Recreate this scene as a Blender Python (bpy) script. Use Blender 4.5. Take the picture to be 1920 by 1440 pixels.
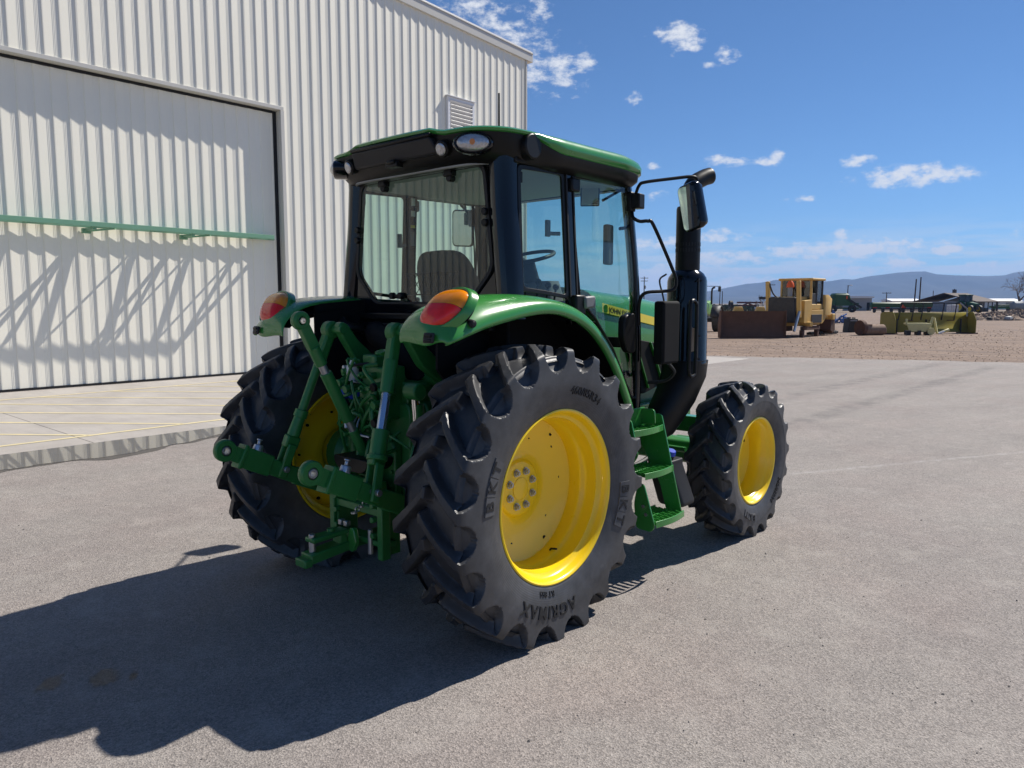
import bpy, bmesh, math, random
import numpy as np
from mathutils import Vector, Matrix, Euler

for o in list(bpy.data.objects):
    bpy.data.objects.remove(o, do_unlink=True)
SC = bpy.context.scene
COL = SC.collection
R = math.radians
random.seed(7)
RNG = np.random.default_rng(7)

# ------------------------------------------------------------------ camera
CAM_POS = Vector((3.429, -3.0015, 1.746))
FWD = Vector((-0.6607, 0.7429, -0.1077)).normalized()
FPX = 1397.9                                   # focal length in pixels of a 1920 wide picture
cam_data = bpy.data.cameras.new('camera')
cam_data.sensor_width = 36.0
cam_data.lens = FPX / 1920.0 * 36.0
cam_data.clip_start = 0.05
cam_data.clip_end = 30000.0
cam = bpy.data.objects.new('camera', cam_data)
COL.objects.link(cam)
cam.location = CAM_POS
cam.rotation_euler = FWD.to_track_quat('-Z', 'Y').to_euler()
SC.camera = cam
CRIGHT = FWD.cross(Vector((0, 0, 1))).normalized()
CDOWN = FWD.cross(CRIGHT).normalized()


def ray_dir(px, py):
    return (FWD + CRIGHT * ((px - 960.0) / FPX) + CDOWN * ((py - 720.0) / FPX))


def ground_at(px, py, z=0.0):
    d = ray_dir(px, py)
    t = (z - CAM_POS.z) / d.z
    return CAM_POS + d * t


def at_range(px, py, dist):
    """point on the ray of a bearing at a horizontal range"""
    d = ray_dir(px, py)
    return CAM_POS + d * (dist / math.hypot(d.x, d.y))


# ------------------------------------------------------------------ sun and sky
SUN_DIR = Vector((0.1694, 0.6363, 0.7530)).normalized()
SUN_EL = math.asin(SUN_DIR.z)
SUN_AZ = math.atan2(SUN_DIR.x, SUN_DIR.y)
sun_data = bpy.data.lights.new('sun', 'SUN')
sun_data.energy = 5.0
sun_data.angle = R(0.53)
sun_data.color = (1.0, 0.945, 0.865)
sun = bpy.data.objects.new('sun', sun_data)
COL.objects.link(sun)
sun.location = (20, 60, 80)
sun.rotation_euler = (-SUN_DIR).to_track_quat('-Z', 'Y').to_euler()

world = bpy.data.worlds.new('World')
SC.world = world
world.use_nodes = True
WT = world.node_tree
WT.nodes.clear()


def wn(t, **k):
    n = WT.nodes.new(t)
    for a, b in k.items():
        setattr(n, a, b)
    return n


def wl(a, b):
    WT.links.new(a, b)


def wmath(op, a, b=None, c=None, clamp=False):
    n = wn('ShaderNodeMath', operation=op, use_clamp=clamp)
    for i, v in enumerate((a, b, c)):
        if v is None:
            continue
        if isinstance(v, (int, float)):
            n.inputs[i].default_value = v
        else:
            wl(v, n.inputs[i])
    return n.outputs[0]


def wsmooth(x, lo, hi):
    n = wn('ShaderNodeMapRange', interpolation_type='SMOOTHSTEP')
    wl(x, n.inputs[0])
    n.inputs[1].default_value = lo
    n.inputs[2].default_value = hi
    return n.outputs[0]


sky = wn('ShaderNodeTexSky', sky_type='NISHITA')
sky.sun_disc = False
sky.sun_elevation = SUN_EL
sky.sun_rotation = SUN_AZ
sky.altitude = 2200.0
sky.air_density = 1.0
sky.dust_density = 0.0
sky.ozone_density = 3.0
tc = wn('ShaderNodeTexCoord')
sep = wn('ShaderNodeSeparateXYZ')
wl(tc.outputs['Generated'], sep.inputs[0])
az = wmath('ARCTAN2', sep.outputs[0], sep.outputs[1])
el = wmath('ARCSINE', sep.outputs[2])
cmb = wn('ShaderNodeCombineXYZ')
wl(wmath('MULTIPLY', az, 22.0), cmb.inputs[0])
wl(wmath('MULTIPLY', el, 38.0), cmb.inputs[1])
n1 = wn('ShaderNodeTexNoise')
n1.inputs['Scale'].default_value = 1.9
n1.inputs['Detail'].default_value = 6.0
n1.inputs['Roughness'].default_value = 0.62
wl(cmb.outputs[0], n1.inputs['Vector'])
nz = wmath('SUBTRACT', n1.outputs[0], 0.5)
cmb2 = wn('ShaderNodeCombineXYZ')
wl(wmath('MULTIPLY', az, 9.0), cmb2.inputs[0])
wl(wmath('MULTIPLY', el, 75.0), cmb2.inputs[1])
cmb2.inputs[2].default_value = 3.7
n2 = wn('ShaderNodeTexNoise')
n2.inputs['Scale'].default_value = 1.0
n2.inputs['Detail'].default_value = 5.0
n2.inputs['Roughness'].default_value = 0.6
wl(cmb2.outputs[0], n2.inputs['Vector'])
# (azimuth, elevation, half width, half height, opacity) in degrees
CLOUDS = [(-29.3, 18.4, 1.5, .8, .95), (-30.6, 18.7, .7, .5, .6), (-28.4, 17.6, .5, .3, .7),
          (-26.3, 17.0, 1.0, .45, .75), (-27.2, 16.5, .7, .25, .6), (-32.8, 14.6, .9, .45, .4),
          (-26.4, 10.1, 1.6, .4, .75), (-23.4, 9.9, 1.2, .35, .55), (-22.6, 10.2, .6, .45, .7),
          (-17.4, 9.65, 1.0, .38, .95), (-14.0, 8.35, 3.4, .62, 1.0), (-20.9, 7.25, 1.1, .25, .7),
          (-30.9, 7.8, .9, .4, .5), (-31.3, 10.0, .8, .3, .35), (-26.3, 4.9, 2.2, .5, .8),
          (-17.2, 3.75, 5.4, .65, 1.15), (-20.5, 3.5, 2.6, .4, 1.0), (-31.0, 1.9, 5.0, .7, 1.25), (-25.0, 1.5, 5.0, .4, 1.1), (-12.5, 3.5, 2.0, .35, .9), (-18.0, 2.2, 5.0, .33, .95), (-26.5, 3.2, 4.0, .55, 1.0), (-18.2, 4.6, .9, .4, .7), (-14.2, 2.6, 1.3, .38, .95),
          (-9.6, 2.35, 1.5, .4, .9), (-8.2, 4.3, .8, .3, .7), (-38.6, 16.6, 2.4, 1.7, .55),
          (-41.5, 18.6, 3.2, 1.5, .50), (-44.5, 20.4, 3.0, 1.3, .5), (-40.0, 20.5, 1.6, 0.9, .35),
          (-36.3, 17.0, 1.0, .9, .4), (-30.6, 4.4, 3.0, .6, .6), (-28.5, 2.4, 6.0, 1.0, .6)]
azel = wn('ShaderNodeCombineXYZ')
wl(az, azel.inputs[0])
wl(el, azel.inputs[1])
fld = None
for a0, e0, sa, se, op in CLOUDS:
    sx, sy = 1.0 / R(sa * 1.25), 1.0 / R(se * 1.35)
    vm = wn('ShaderNodeVectorMath', operation='MULTIPLY_ADD')
    wl(azel.outputs[0], vm.inputs[0])
    vm.inputs[1].default_value = (sx, sy, 0)
    vm.inputs[2].default_value = (-R(a0) * sx, -R(e0) * sy, 0)
    dt = wn('ShaderNodeVectorMath', operation='DOT_PRODUCT')
    wl(vm.outputs[0], dt.inputs[0])
    wl(vm.outputs[0], dt.inputs[1])
    v = wmath('MULTIPLY_ADD', dt.outputs['Value'], -0.62, 0.26 + 0.40 * op)
    fld = v if fld is None else wmath('MAXIMUM', fld, v)
fac = wsmooth(wmath('MULTIPLY_ADD', nz, 2.5, fld), 0.08, 0.82)
fac = wmath('MULTIPLY', fac, wsmooth(fld, -0.75, 0.1))
# low streaks all round the horizon, thin scraps of cloud higher up
band = wmath('MULTIPLY', wmath('SUBTRACT', 1.0, wsmooth(el, R(1.0), R(6.5))), wsmooth(n2.outputs[0], 0.36, 0.58))
fac = wmath('MAXIMUM', fac, wmath('MULTIPLY', band, 0.85))
scrap = wmath('MULTIPLY', wsmooth(n1.outputs[0], 0.70, 0.82), wsmooth(el, R(6.0), R(14.0)))
fac = wmath('MAXIMUM', fac, wmath('MULTIPLY', scrap, 0.5))
mix = wn('ShaderNodeMix', data_type='RGBA')
wl(fac, mix.inputs['Factor'])
tint = wn('ShaderNodeMix', data_type='RGBA', blend_type='MULTIPLY')
tint.inputs['Factor'].default_value = 1.0
wl(sky.outputs[0], tint.inputs['A'])
tint.inputs['B'].default_value = (0.62, 0.82, 1.0, 1)
wl(tint.outputs['Result'], mix.inputs['A'])
mix.inputs['B'].default_value = (7.6, 7.9, 8.5, 1)
bg = wn('ShaderNodeBackground')
bg.inputs['Strength'].default_value = 0.075
wl(mix.outputs['Result'], bg.inputs['Color'])
out = wn('ShaderNodeOutputWorld')
wl(bg.outputs[0], out.inputs[0])

SC.view_settings.view_transform = 'Standard'
SC.view_settings.look = 'None'
SC.view_settings.gamma = 1.0
SC.view_settings.use_curve_mapping = False
SC.view_settings.exposure = 0.46
SC.render.resolution_x = 1024
SC.render.resolution_y = 768
SC.cycles.max_bounces = 8
SC.cycles.transparent_max_bounces = 12
SC.cycles.volume_bounces = 0

# ------------------------------------------------------------------ materials
MATS = {}


def mat(name, base, rough=0.5, metal=0.0, spec=0.5, coat=0.0, var=0.0, vscale=6.0, bump=0.0, bscale=80.0,
        dust=0.0, dustcol=(0.30, 0.27, 0.23), rvar=0.0, ior=1.45, emit=None, trans=0.0):
    """procedural principled material: noise in colour, gloss, relief and a film of dust"""
    m = bpy.data.materials.new(name)
    m.use_nodes = True
    nt = m.node_tree
    b = nt.nodes['Principled BSDF']
    b.inputs['Base Color'].default_value = (*base, 1)
    b.inputs['Roughness'].default_value = rough
    b.inputs['Metallic'].default_value = metal
    b.inputs['Specular IOR Level'].default_value = spec
    b.inputs['Coat Weight'].default_value = coat
    b.inputs['Coat Roughness'].default_value = 0.06
    b.inputs['IOR'].default_value = ior
    b.inputs['Transmission Weight'].default_value = trans
    if emit:
        b.inputs['Emission Color'].default_value = (*emit, 1)
        b.inputs['Emission Strength'].default_value = 1.0
    co = nt.nodes.new('ShaderNodeTexCoord')
    col = None
    if var > 0:
        n = nt.nodes.new('ShaderNodeTexNoise')
        n.inputs['Scale'].default_value = vscale
        n.inputs['Detail'].default_value = 6
        nt.links.new(co.outputs['Object'], n.inputs['Vector'])
        mx = nt.nodes.new('ShaderNodeMix')
        mx.data_type = 'RGBA'
        mx.inputs['A'].default_value = (*[c * (1 - var) for c in base], 1)
        mx.inputs['B'].default_value = (*[min(1, c * (1 + var)) for c in base], 1)
        nt.links.new(n.outputs[0], mx.inputs['Factor'])
        col = mx.outputs['Result']
    if dust > 0:
        n = nt.nodes.new('ShaderNodeTexNoise')
        n.inputs['Scale'].default_value = 9
        n.inputs['Detail'].default_value = 10
        n.inputs['Roughness'].default_value = 0.65
        nt.links.new(co.outputs['Object'], n.inputs['Vector'])
        mr = nt.nodes.new('ShaderNodeMapRange')
        nt.links.new(n.outputs[0], mr.inputs[0])
        mr.inputs[1].default_value = 0.36
        mr.inputs[2].default_value = 0.72
        mr.inputs[3].default_value = dust * 0.25
        mr.inputs[4].default_value = dust
        mx = nt.nodes.new('ShaderNodeMix')
        mx.data_type = 'RGBA'
        nt.links.new(mr.outputs[0], mx.inputs['Factor'])
        if col is not None:
            nt.links.new(col, mx.inputs['A'])
        else:
            mx.inputs['A'].default_value = (*base, 1)
        mx.inputs['B'].default_value = (*dustcol, 1)
        col = mx.outputs['Result']
    if col is not None:
        nt.links.new(col, b.inputs['Base Color'])
    if rvar > 0:
        n = nt.nodes.new('ShaderNodeTexNoise')
        n.inputs['Scale'].default_value = 14
        n.inputs['Detail'].default_value = 7
        nt.links.new(co.outputs['Object'], n.inputs['Vector'])
        mr = nt.nodes.new('ShaderNodeMapRange')
        nt.links.new(n.outputs[0], mr.inputs[0])
        mr.inputs[3].default_value = max(0.02, rough - rvar)
        mr.inputs[4].default_value = min(1, rough + rvar)
        nt.links.new(mr.outputs[0], b.inputs['Roughness'])
    if bump > 0:
        n = nt.nodes.new('ShaderNodeTexNoise')
        n.inputs['Scale'].default_value = bscale
        n.inputs['Detail'].default_value = 5
        nt.links.new(co.outputs['Object'], n.inputs['Vector'])
        bp = nt.nodes.new('ShaderNodeBump')
        bp.inputs['Strength'].default_value = bump
        bp.inputs['Distance'].default_value = 0.004
        nt.links.new(n.outputs[0], bp.inputs['Height'])
        nt.links.new(bp.outputs[0], b.inputs['Normal'])
    MATS[name] = m
    return m


def glass_mat(name, tint, ior=1.5, refl=1.0, rough=0.01):
    m = bpy.data.materials.new(name)
    m.use_nodes = True
    nt = m.node_tree
    nt.nodes.clear()
    o = nt.nodes.new('ShaderNodeOutputMaterial')
    t = nt.nodes.new('ShaderNodeBsdfTransparent')
    t.inputs[0].default_value = (*tint, 1)
    g = nt.nodes.new('ShaderNodeBsdfGlossy')
    g.inputs[0].default_value = (refl, refl, refl, 1)
    g.inputs['Roughness'].default_value = rough
    f = nt.nodes.new('ShaderNodeFresnel')
    ge = nt.nodes.new('ShaderNodeNewGeometry')
    mr = nt.nodes.new('ShaderNodeMapRange')
    mr.inputs[3].default_value = ior
    mr.inputs[4].default_value = 1.0 / ior
    nt.links.new(ge.outputs['Backfacing'], mr.inputs[0])
    nt.links.new(mr.outputs[0], f.inputs[0])
    mx = nt.nodes.new('ShaderNodeMixShader')
    nt.links.new(f.outputs[0], mx.inputs[0])
    nt.links.new(t.outputs[0], mx.inputs[1])
    nt.links.new(g.outputs[0], mx.inputs[2])
    nt.links.new(mx.outputs[0], o.inputs[0])
    MATS[name] = m
    return m


mat('green', (0.030, 0.220, 0.034), 0.26, coat=0.6, var=0.05, dust=0.03, rvar=0.05)
mat('green_cast', (0.017, 0.165, 0.032), 0.42, coat=0.15, var=0.12, vscale=15, bump=0.14, bscale=120, dust=0.07, dustcol=(0.16, 0.15, 0.12), rvar=0.08)
mat('yellow', (0.92, 0.63, 0.008), 0.30, coat=0.45, var=0.04, dust=0.05, dustcol=(0.40, 0.30, 0.14), rvar=0.06)
mat('black_gloss', (0.004, 0.0045, 0.007), 0.12, spec=0.35, coat=0.30, dust=0.003, rvar=0.04)
mat('black_satin', (0.006, 0.006, 0.0065), 0.40, spec=0.28, var=0.15, dust=0.010, rvar=0.06)
mat('black_matt', (0.006, 0.006, 0.0065), 0.75, spec=0.2, var=0.2, dust=0.010)
mat('rubber_letter', (0.010, 0.010, 0.011), 0.6, var=0.2, dust=0.05, dustcol=(0.08, 0.08, 0.085))
mat('seal', (0.010, 0.010, 0.011), 0.6)
mat('chrome', (0.75, 0.75, 0.76), 0.14, metal=1.0)
mat('zinc', (0.42, 0.44, 0.46), 0.38, metal=0.9, var=0.15, vscale=30)
mat('steel', (0.48, 0.50, 0.55), 0.30, metal=0.8, var=0.08)
mat('plastic_grey', (0.16, 0.16, 0.165), 0.5, var=0.05)
mat('plastic_dark', (0.020, 0.020, 0.022), 0.5, spec=0.3, var=0.08, dust=0.02)
mat('headliner', (0.36, 0.37, 0.37), 0.8, var=0.04)
mat('seat_cloth', (0.055, 0.055, 0.05), 0.85, var=0.1, bump=0.2, bscale=200)
mat('blue_plastic', (0.012, 0.05, 0.45), 0.35)
mat('red_lens', (0.85, 0.010, 0.006), 0.16, coat=0.35, var=0.30, vscale=30)
mat('amber_lens', (1.0, 0.26, 0.002), 0.16, coat=0.35, var=0.25, vscale=30)
mat('clear_lens', (0.42, 0.42, 0.43), 0.16, metal=0.55, coat=0.9, var=0.55, vscale=70, bump=0.8, bscale=90)
mat('bulb_amber', (0.60, 0.22, 0.06), 0.25)
mat('white_plastic', (0.75, 0.75, 0.73), 0.4)
mat('mirror', (0.86, 0.90, 0.88), 0.02, metal=1.0)
mat('hex_steel', (0.42, 0.50, 0.62), 0.25, metal=0.85)
glass_mat('glass', (0.70, 0.84, 0.79), 1.5)
glass_mat('glass_rear', (0.66, 0.80, 0.74), 1.5)

# ------------------------------------------------------------------ mesh helpers


class MB:
    """collects shapes into one mesh"""

    def __init__(s):
        s.v = []
        s.f = []
        s.m = []
        s.mi = 0

    def add(s, vs, fs):
        k = len(s.v)
        s.v += [tuple(p) for p in vs]
        s.f += [tuple(i + k for i in f) for f in fs]
        s.m += [s.mi] * len(fs)
        return s

    def box(s, c, d, rot=None, M=None):
        x, y, z = [q / 2 for q in d]
        vs = [Vector(p) for p in ((-x, -y, -z), (x, -y, -z), (x, y, -z), (-x, y, -z), (-x, -y, z), (x, -y, z), (x, y, z), (-x, y, z))]
        if rot:
            E = Euler([R(a) for a in rot]).to_matrix()
            vs = [E @ p for p in vs]
        if M is not None:
            vs = [M @ p for p in vs]
        vs = [p + Vector(c) for p in vs]
        return s.add(vs, [(0, 3, 2, 1), (4, 5, 6, 7), (0, 1, 5, 4), (1, 2, 6, 5), (2, 3, 7, 6), (3, 0, 4, 7)])

    def bar(s, p0, p1, w, h, up=(0, 0, 1)):
        """rectangular bar from p0 to p1, w across, h along up"""
        p0, p1 = Vector(p0), Vector(p1)
        d = (p1 - p0).normalized()
        up = Vector(up)
        if abs(d.dot(up)) > 0.98:
            up = Vector((0, 1, 0))
        sx = d.cross(up).normalized()
        uz = sx.cross(d).normalized()
        vs = []
        for p in (p0, p1):
            for a, b in ((-1, -1), (1, -1), (1, 1), (-1, 1)):
                vs.append(p + sx * a * w / 2 + uz * b * h / 2)
        return s.add(vs, [(0, 1, 2, 3), (7, 6, 5, 4), (0, 4, 5, 1), (1, 5, 6, 2), (2, 6, 7, 3), (3, 7, 4, 0)])

    def cyl(s, p0, p1, r0, r1=None, n=20, cap=True):
        r1 = r0 if r1 is None else r1
        return s.tube([p0, p1], [r0, r1], n, cap)

    def tube(s, path, r, n=12, cap=True):
        P = [Vector(p) for p in path]
        rr = r if isinstance(r, (list, tuple)) else [r] * len(P)
        vs, fs = [], []
        prev = None
        for i, p in enumerate(P):
            if i == 0:
                d = P[1] - P[0]
            elif i == len(P) - 1:
                d = P[-1] - P[-2]
            else:
                d = (P[i + 1] - P[i]).normalized() + (P[i] - P[i - 1]).normalized()
            d.normalize()
            if prev is None:
                u = d.orthogonal().normalized()
            else:
                u = (prev - d * prev.dot(d)).normalized()
            prev = u
            w = d.cross(u)
            for k in range(n):
                a = 2 * math.pi * k / n
                vs.append(p + (u * math.cos(a) + w * math.sin(a)) * rr[i])
        for i in range(len(P) - 1):
            for k in range(n):
                a, b = i * n + k, i * n + (k + 1) % n
                fs.append((a, b, b + n, a + n))
        if cap:
            fs.append(tuple(range(n))[::-1])
            fs.append(tuple((len(P) - 1) * n + k for k in range(n)))
        return s.add(vs, fs)

    def lathe(s, prof, axis='x', c=(0, 0, 0), n=64, closed=False):
        """prof: (along axis, radius)"""
        vs, fs = [], []
        for a, r in prof:
            for k in range(n):
                t = 2 * math.pi * k / n
                if axis == 'x':
                    q = (a, r * math.cos(t), r * math.sin(t))
                elif axis == 'y':
                    q = (r * math.sin(t), a, r * math.cos(t))
                else:
                    q = (r * math.cos(t), r * math.sin(t), a)
                vs.append((q[0] + c[0], q[1] + c[1], q[2] + c[2]))
        m = len(prof)
        for i in range(m if closed else m - 1):
            j = (i + 1) % m
            for k in range(n):
                k2 = (k + 1) % n
                fs.append((i * n + k, i * n + k2, j * n + k2, j * n + k))
        return s.add(vs, fs)

    def prism(s, poly, h0, h1, plane='xz'):
        """polygon in a plane extruded along the third axis between h0 and h1"""
        n = len(poly)

        def P(a, b, h):
            return {'xz': (a, h, b), 'yz': (h, a, b), 'xy': (a, b, h)}[plane]
        vs = [P(a, b, h0) for a, b in poly] + [P(a, b, h1) for a, b in poly]
        fs = [tuple(range(n)), tuple(range(2 * n - 1, n - 1, -1))]
        fs += [(i, i + n, (i + 1) % n + n, (i + 1) % n) for i in range(n)]
        return s.add(vs, fs)

    def grid(s, rows, closed=False):
        n = len(rows[0])
        vs = [p for r_ in rows for p in r_]
        fs = []
        for i in range(len(rows) - 1):
            for k in range(n if closed else n - 1):
                k2 = (k + 1) % n
                fs.append((i * n + k, i * n + k2, (i + 1) * n + k2, (i + 1) * n + k))
        return s.add(vs, fs)

    def loft(s, rings, cap=True):
        s.grid(rings, closed=True)
        n = len(rings[0])
        if cap:
            k = len(s.v) - n * len(rings)
            s.f += [tuple(k + i for i in range(n))[::-1], tuple(k + (len(rings) - 1) * n + i for i in range(n))]
            s.m += [s.mi, s.mi]
        return s

    def ball(s, c, r, n=14, sc=(1, 1, 1)):
        rows = []
        for i in range(n // 2 + 1):
            t = math.pi * i / (n // 2)
            rows.append([(c[0] + sc[0] * r * max(1e-4, math.sin(t)) * math.cos(2 * math.pi * k / n), c[1] + sc[1] * r * max(1e-4, math.sin(t)) * math.sin(2 * math.pi * k / n), c[2] - sc[2] * r * math.cos(t)) for k in range(n)])
        return s.grid(rows, closed=True)

    def build(s, name, m=None, parent=None, smooth=True, bevel=0.0, subsurf=0, solid=0.0, angle=35, seg=2):
        me = bpy.data.meshes.new(name)
        me.from_pydata(s.v, [], s.f)
        ms = m if isinstance(m, (list, tuple)) else [m]
        for q in ms:
            me.materials.append(MATS[q] if isinstance(q, str) else q)
        if len(ms) > 1:
            me.polygons.foreach_set('material_index', s.m)
        me.validate()
        bm = bmesh.new()
        bm.from_mesh(me)
        bmesh.ops.recalc_face_normals(bm, faces=bm.faces)
        bm.to_mesh(me)
        bm.free()
        o = bpy.data.objects.new(name, me)
        COL.objects.link(o)
        if parent is not None:
            o.parent = parent
        if solid:
            md = o.modifiers.new('solid', 'SOLIDIFY')
            md.thickness = solid
            md.offset = 0
        if bevel:
            md = o.modifiers.new('bevel', 'BEVEL')
            md.width = bevel
            md.segments = seg
            md.limit_method = 'ANGLE'
            md.angle_limit = R(30)
            md.use_clamp_overlap = True
        if subsurf:
            md = o.modifiers.new('sub', 'SUBSURF')
            md.levels = subsurf
            md.render_levels = subsurf
        if smooth:
            me.shade_smooth()
            if not subsurf:
                me.set_sharp_from_angle(angle=R(angle))
        return o


def empty(name, loc=(0, 0, 0), parent=None, rz=0.0):
    o = bpy.data.objects.new(name, None)
    COL.objects.link(o)
    o.location = loc
    o.rotation_euler = (0, 0, rz)
    o.empty_display_size = 0.2
    if parent is not None:
        o.parent = parent
    return o


def tag(o, label=None, cat=None, group=None, kind=None):
    if label:
        o['label'] = label
    if cat:
        o['category'] = cat
    if group:
        o['group'] = group
    if kind:
        o['kind'] = kind
    return o


def dup(o, parent=None, loc=None):
    c = o.copy()
    COL.objects.link(c)
    c.parent = parent
    if loc is not None:
        c.location = loc
    for ch in [q for q in CHILD_OF(o)]:
        dup(ch, c)
    return c


def CHILD_OF(o):
    return [q for q in bpy.data.objects if q.parent == o]


def arc(c, r, a0, a1, n, plane='yz', fixed=0.0):
    pts = []
    for i in range(n + 1):
        a = R(a0 + (a1 - a0) * i / n)
        p, q = c[0] + r * math.cos(a), c[1] + r * math.sin(a)
        pts.append({'yz': (fixed, p, q), 'xz': (p, fixed, q), 'xy': (p, q, fixed)}[plane])
    return pts


def smooth_path(pts, n=6):
    """Catmull-Rom through points"""
    P = [Vector(p) for p in pts]
    P = [P[0] * 2 - P[1]] + P + [P[-1] * 2 - P[-2]]
    o = []
    for i in range(1, len(P) - 2):
        for k in range(n):
            t = k / n
            a, b, c, d = P[i - 1], P[i], P[i + 1], P[i + 2]
            o.append(0.5 * ((2 * b) + (c - a) * t + (2 * a - 5 * b + 4 * c - d) * t * t + (3 * b - a - 3 * c + d) * t ** 3))
    o.append(P[-2])
    return o


def rrect(x0, x1, y0, y1, r, n=6):
    """rounded rectangle outline; r may be four radii (x1y0, x1y1, x0y1, x0y0)"""
    rr = r if isinstance(r, (list, tuple)) else (r,) * 4
    pts = []
    for (cx, cy, a0), q in zip(((x1, y0, -90), (x1, y1, 0), (x0, y1, 90), (x0, y0, 180)), rr):
        sx = 1 if cx == x1 else -1
        sy = 1 if cy == y1 else -1
        for i in range(n + 1):
            a = R(a0 + 90.0 * i / n)
            pts.append((cx - sx * q + q * math.cos(a), cy - sy * q + q * math.sin(a)))
    return pts


def round_poly(poly, r, n=4):
    """round the corners of a polygon"""
    out = []
    m = len(poly)
    for i in range(m):
        a, b, c = Vector(poly[i - 1]), Vector(poly[i]), Vector(poly[(i + 1) % m])
        u, w = (a - b), (c - b)
        q = min(r, u.length * .45, w.length * .45)
        p0, p1 = b + u.normalized() * q, b + w.normalized() * q
        for k in range(n + 1):
            t = k / n
            out.append(tuple(p0 * (1 - t) ** 2 + b * 2 * t * (1 - t) + p1 * t * t))
    return out


def text_geo(body, size, depth, resolution=3, bold=0.0, space=1.0):
    cu = bpy.data.curves.new('lettering', 'FONT')
    cu.body = body
    cu.size = size
    cu.extrude = depth
    cu.offset = bold
    cu.space_character = space
    cu.resolution_u = resolution
    cu.align_x = 'CENTER'
    cu.align_y = 'CENTER'
    ob = bpy.data.objects.new('lettering', cu)
    me = ob.to_mesh()
    vs = [tuple(v.co) for v in me.vertices]
    fs = [tuple(p.vertices) for p in me.polygons]
    ob.to_mesh_clear()
    bpy.data.objects.remove(ob)
    bpy.data.curves.remove(cu)
    return vs, fs
# ------------------------------------------------------------------ ground


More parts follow.
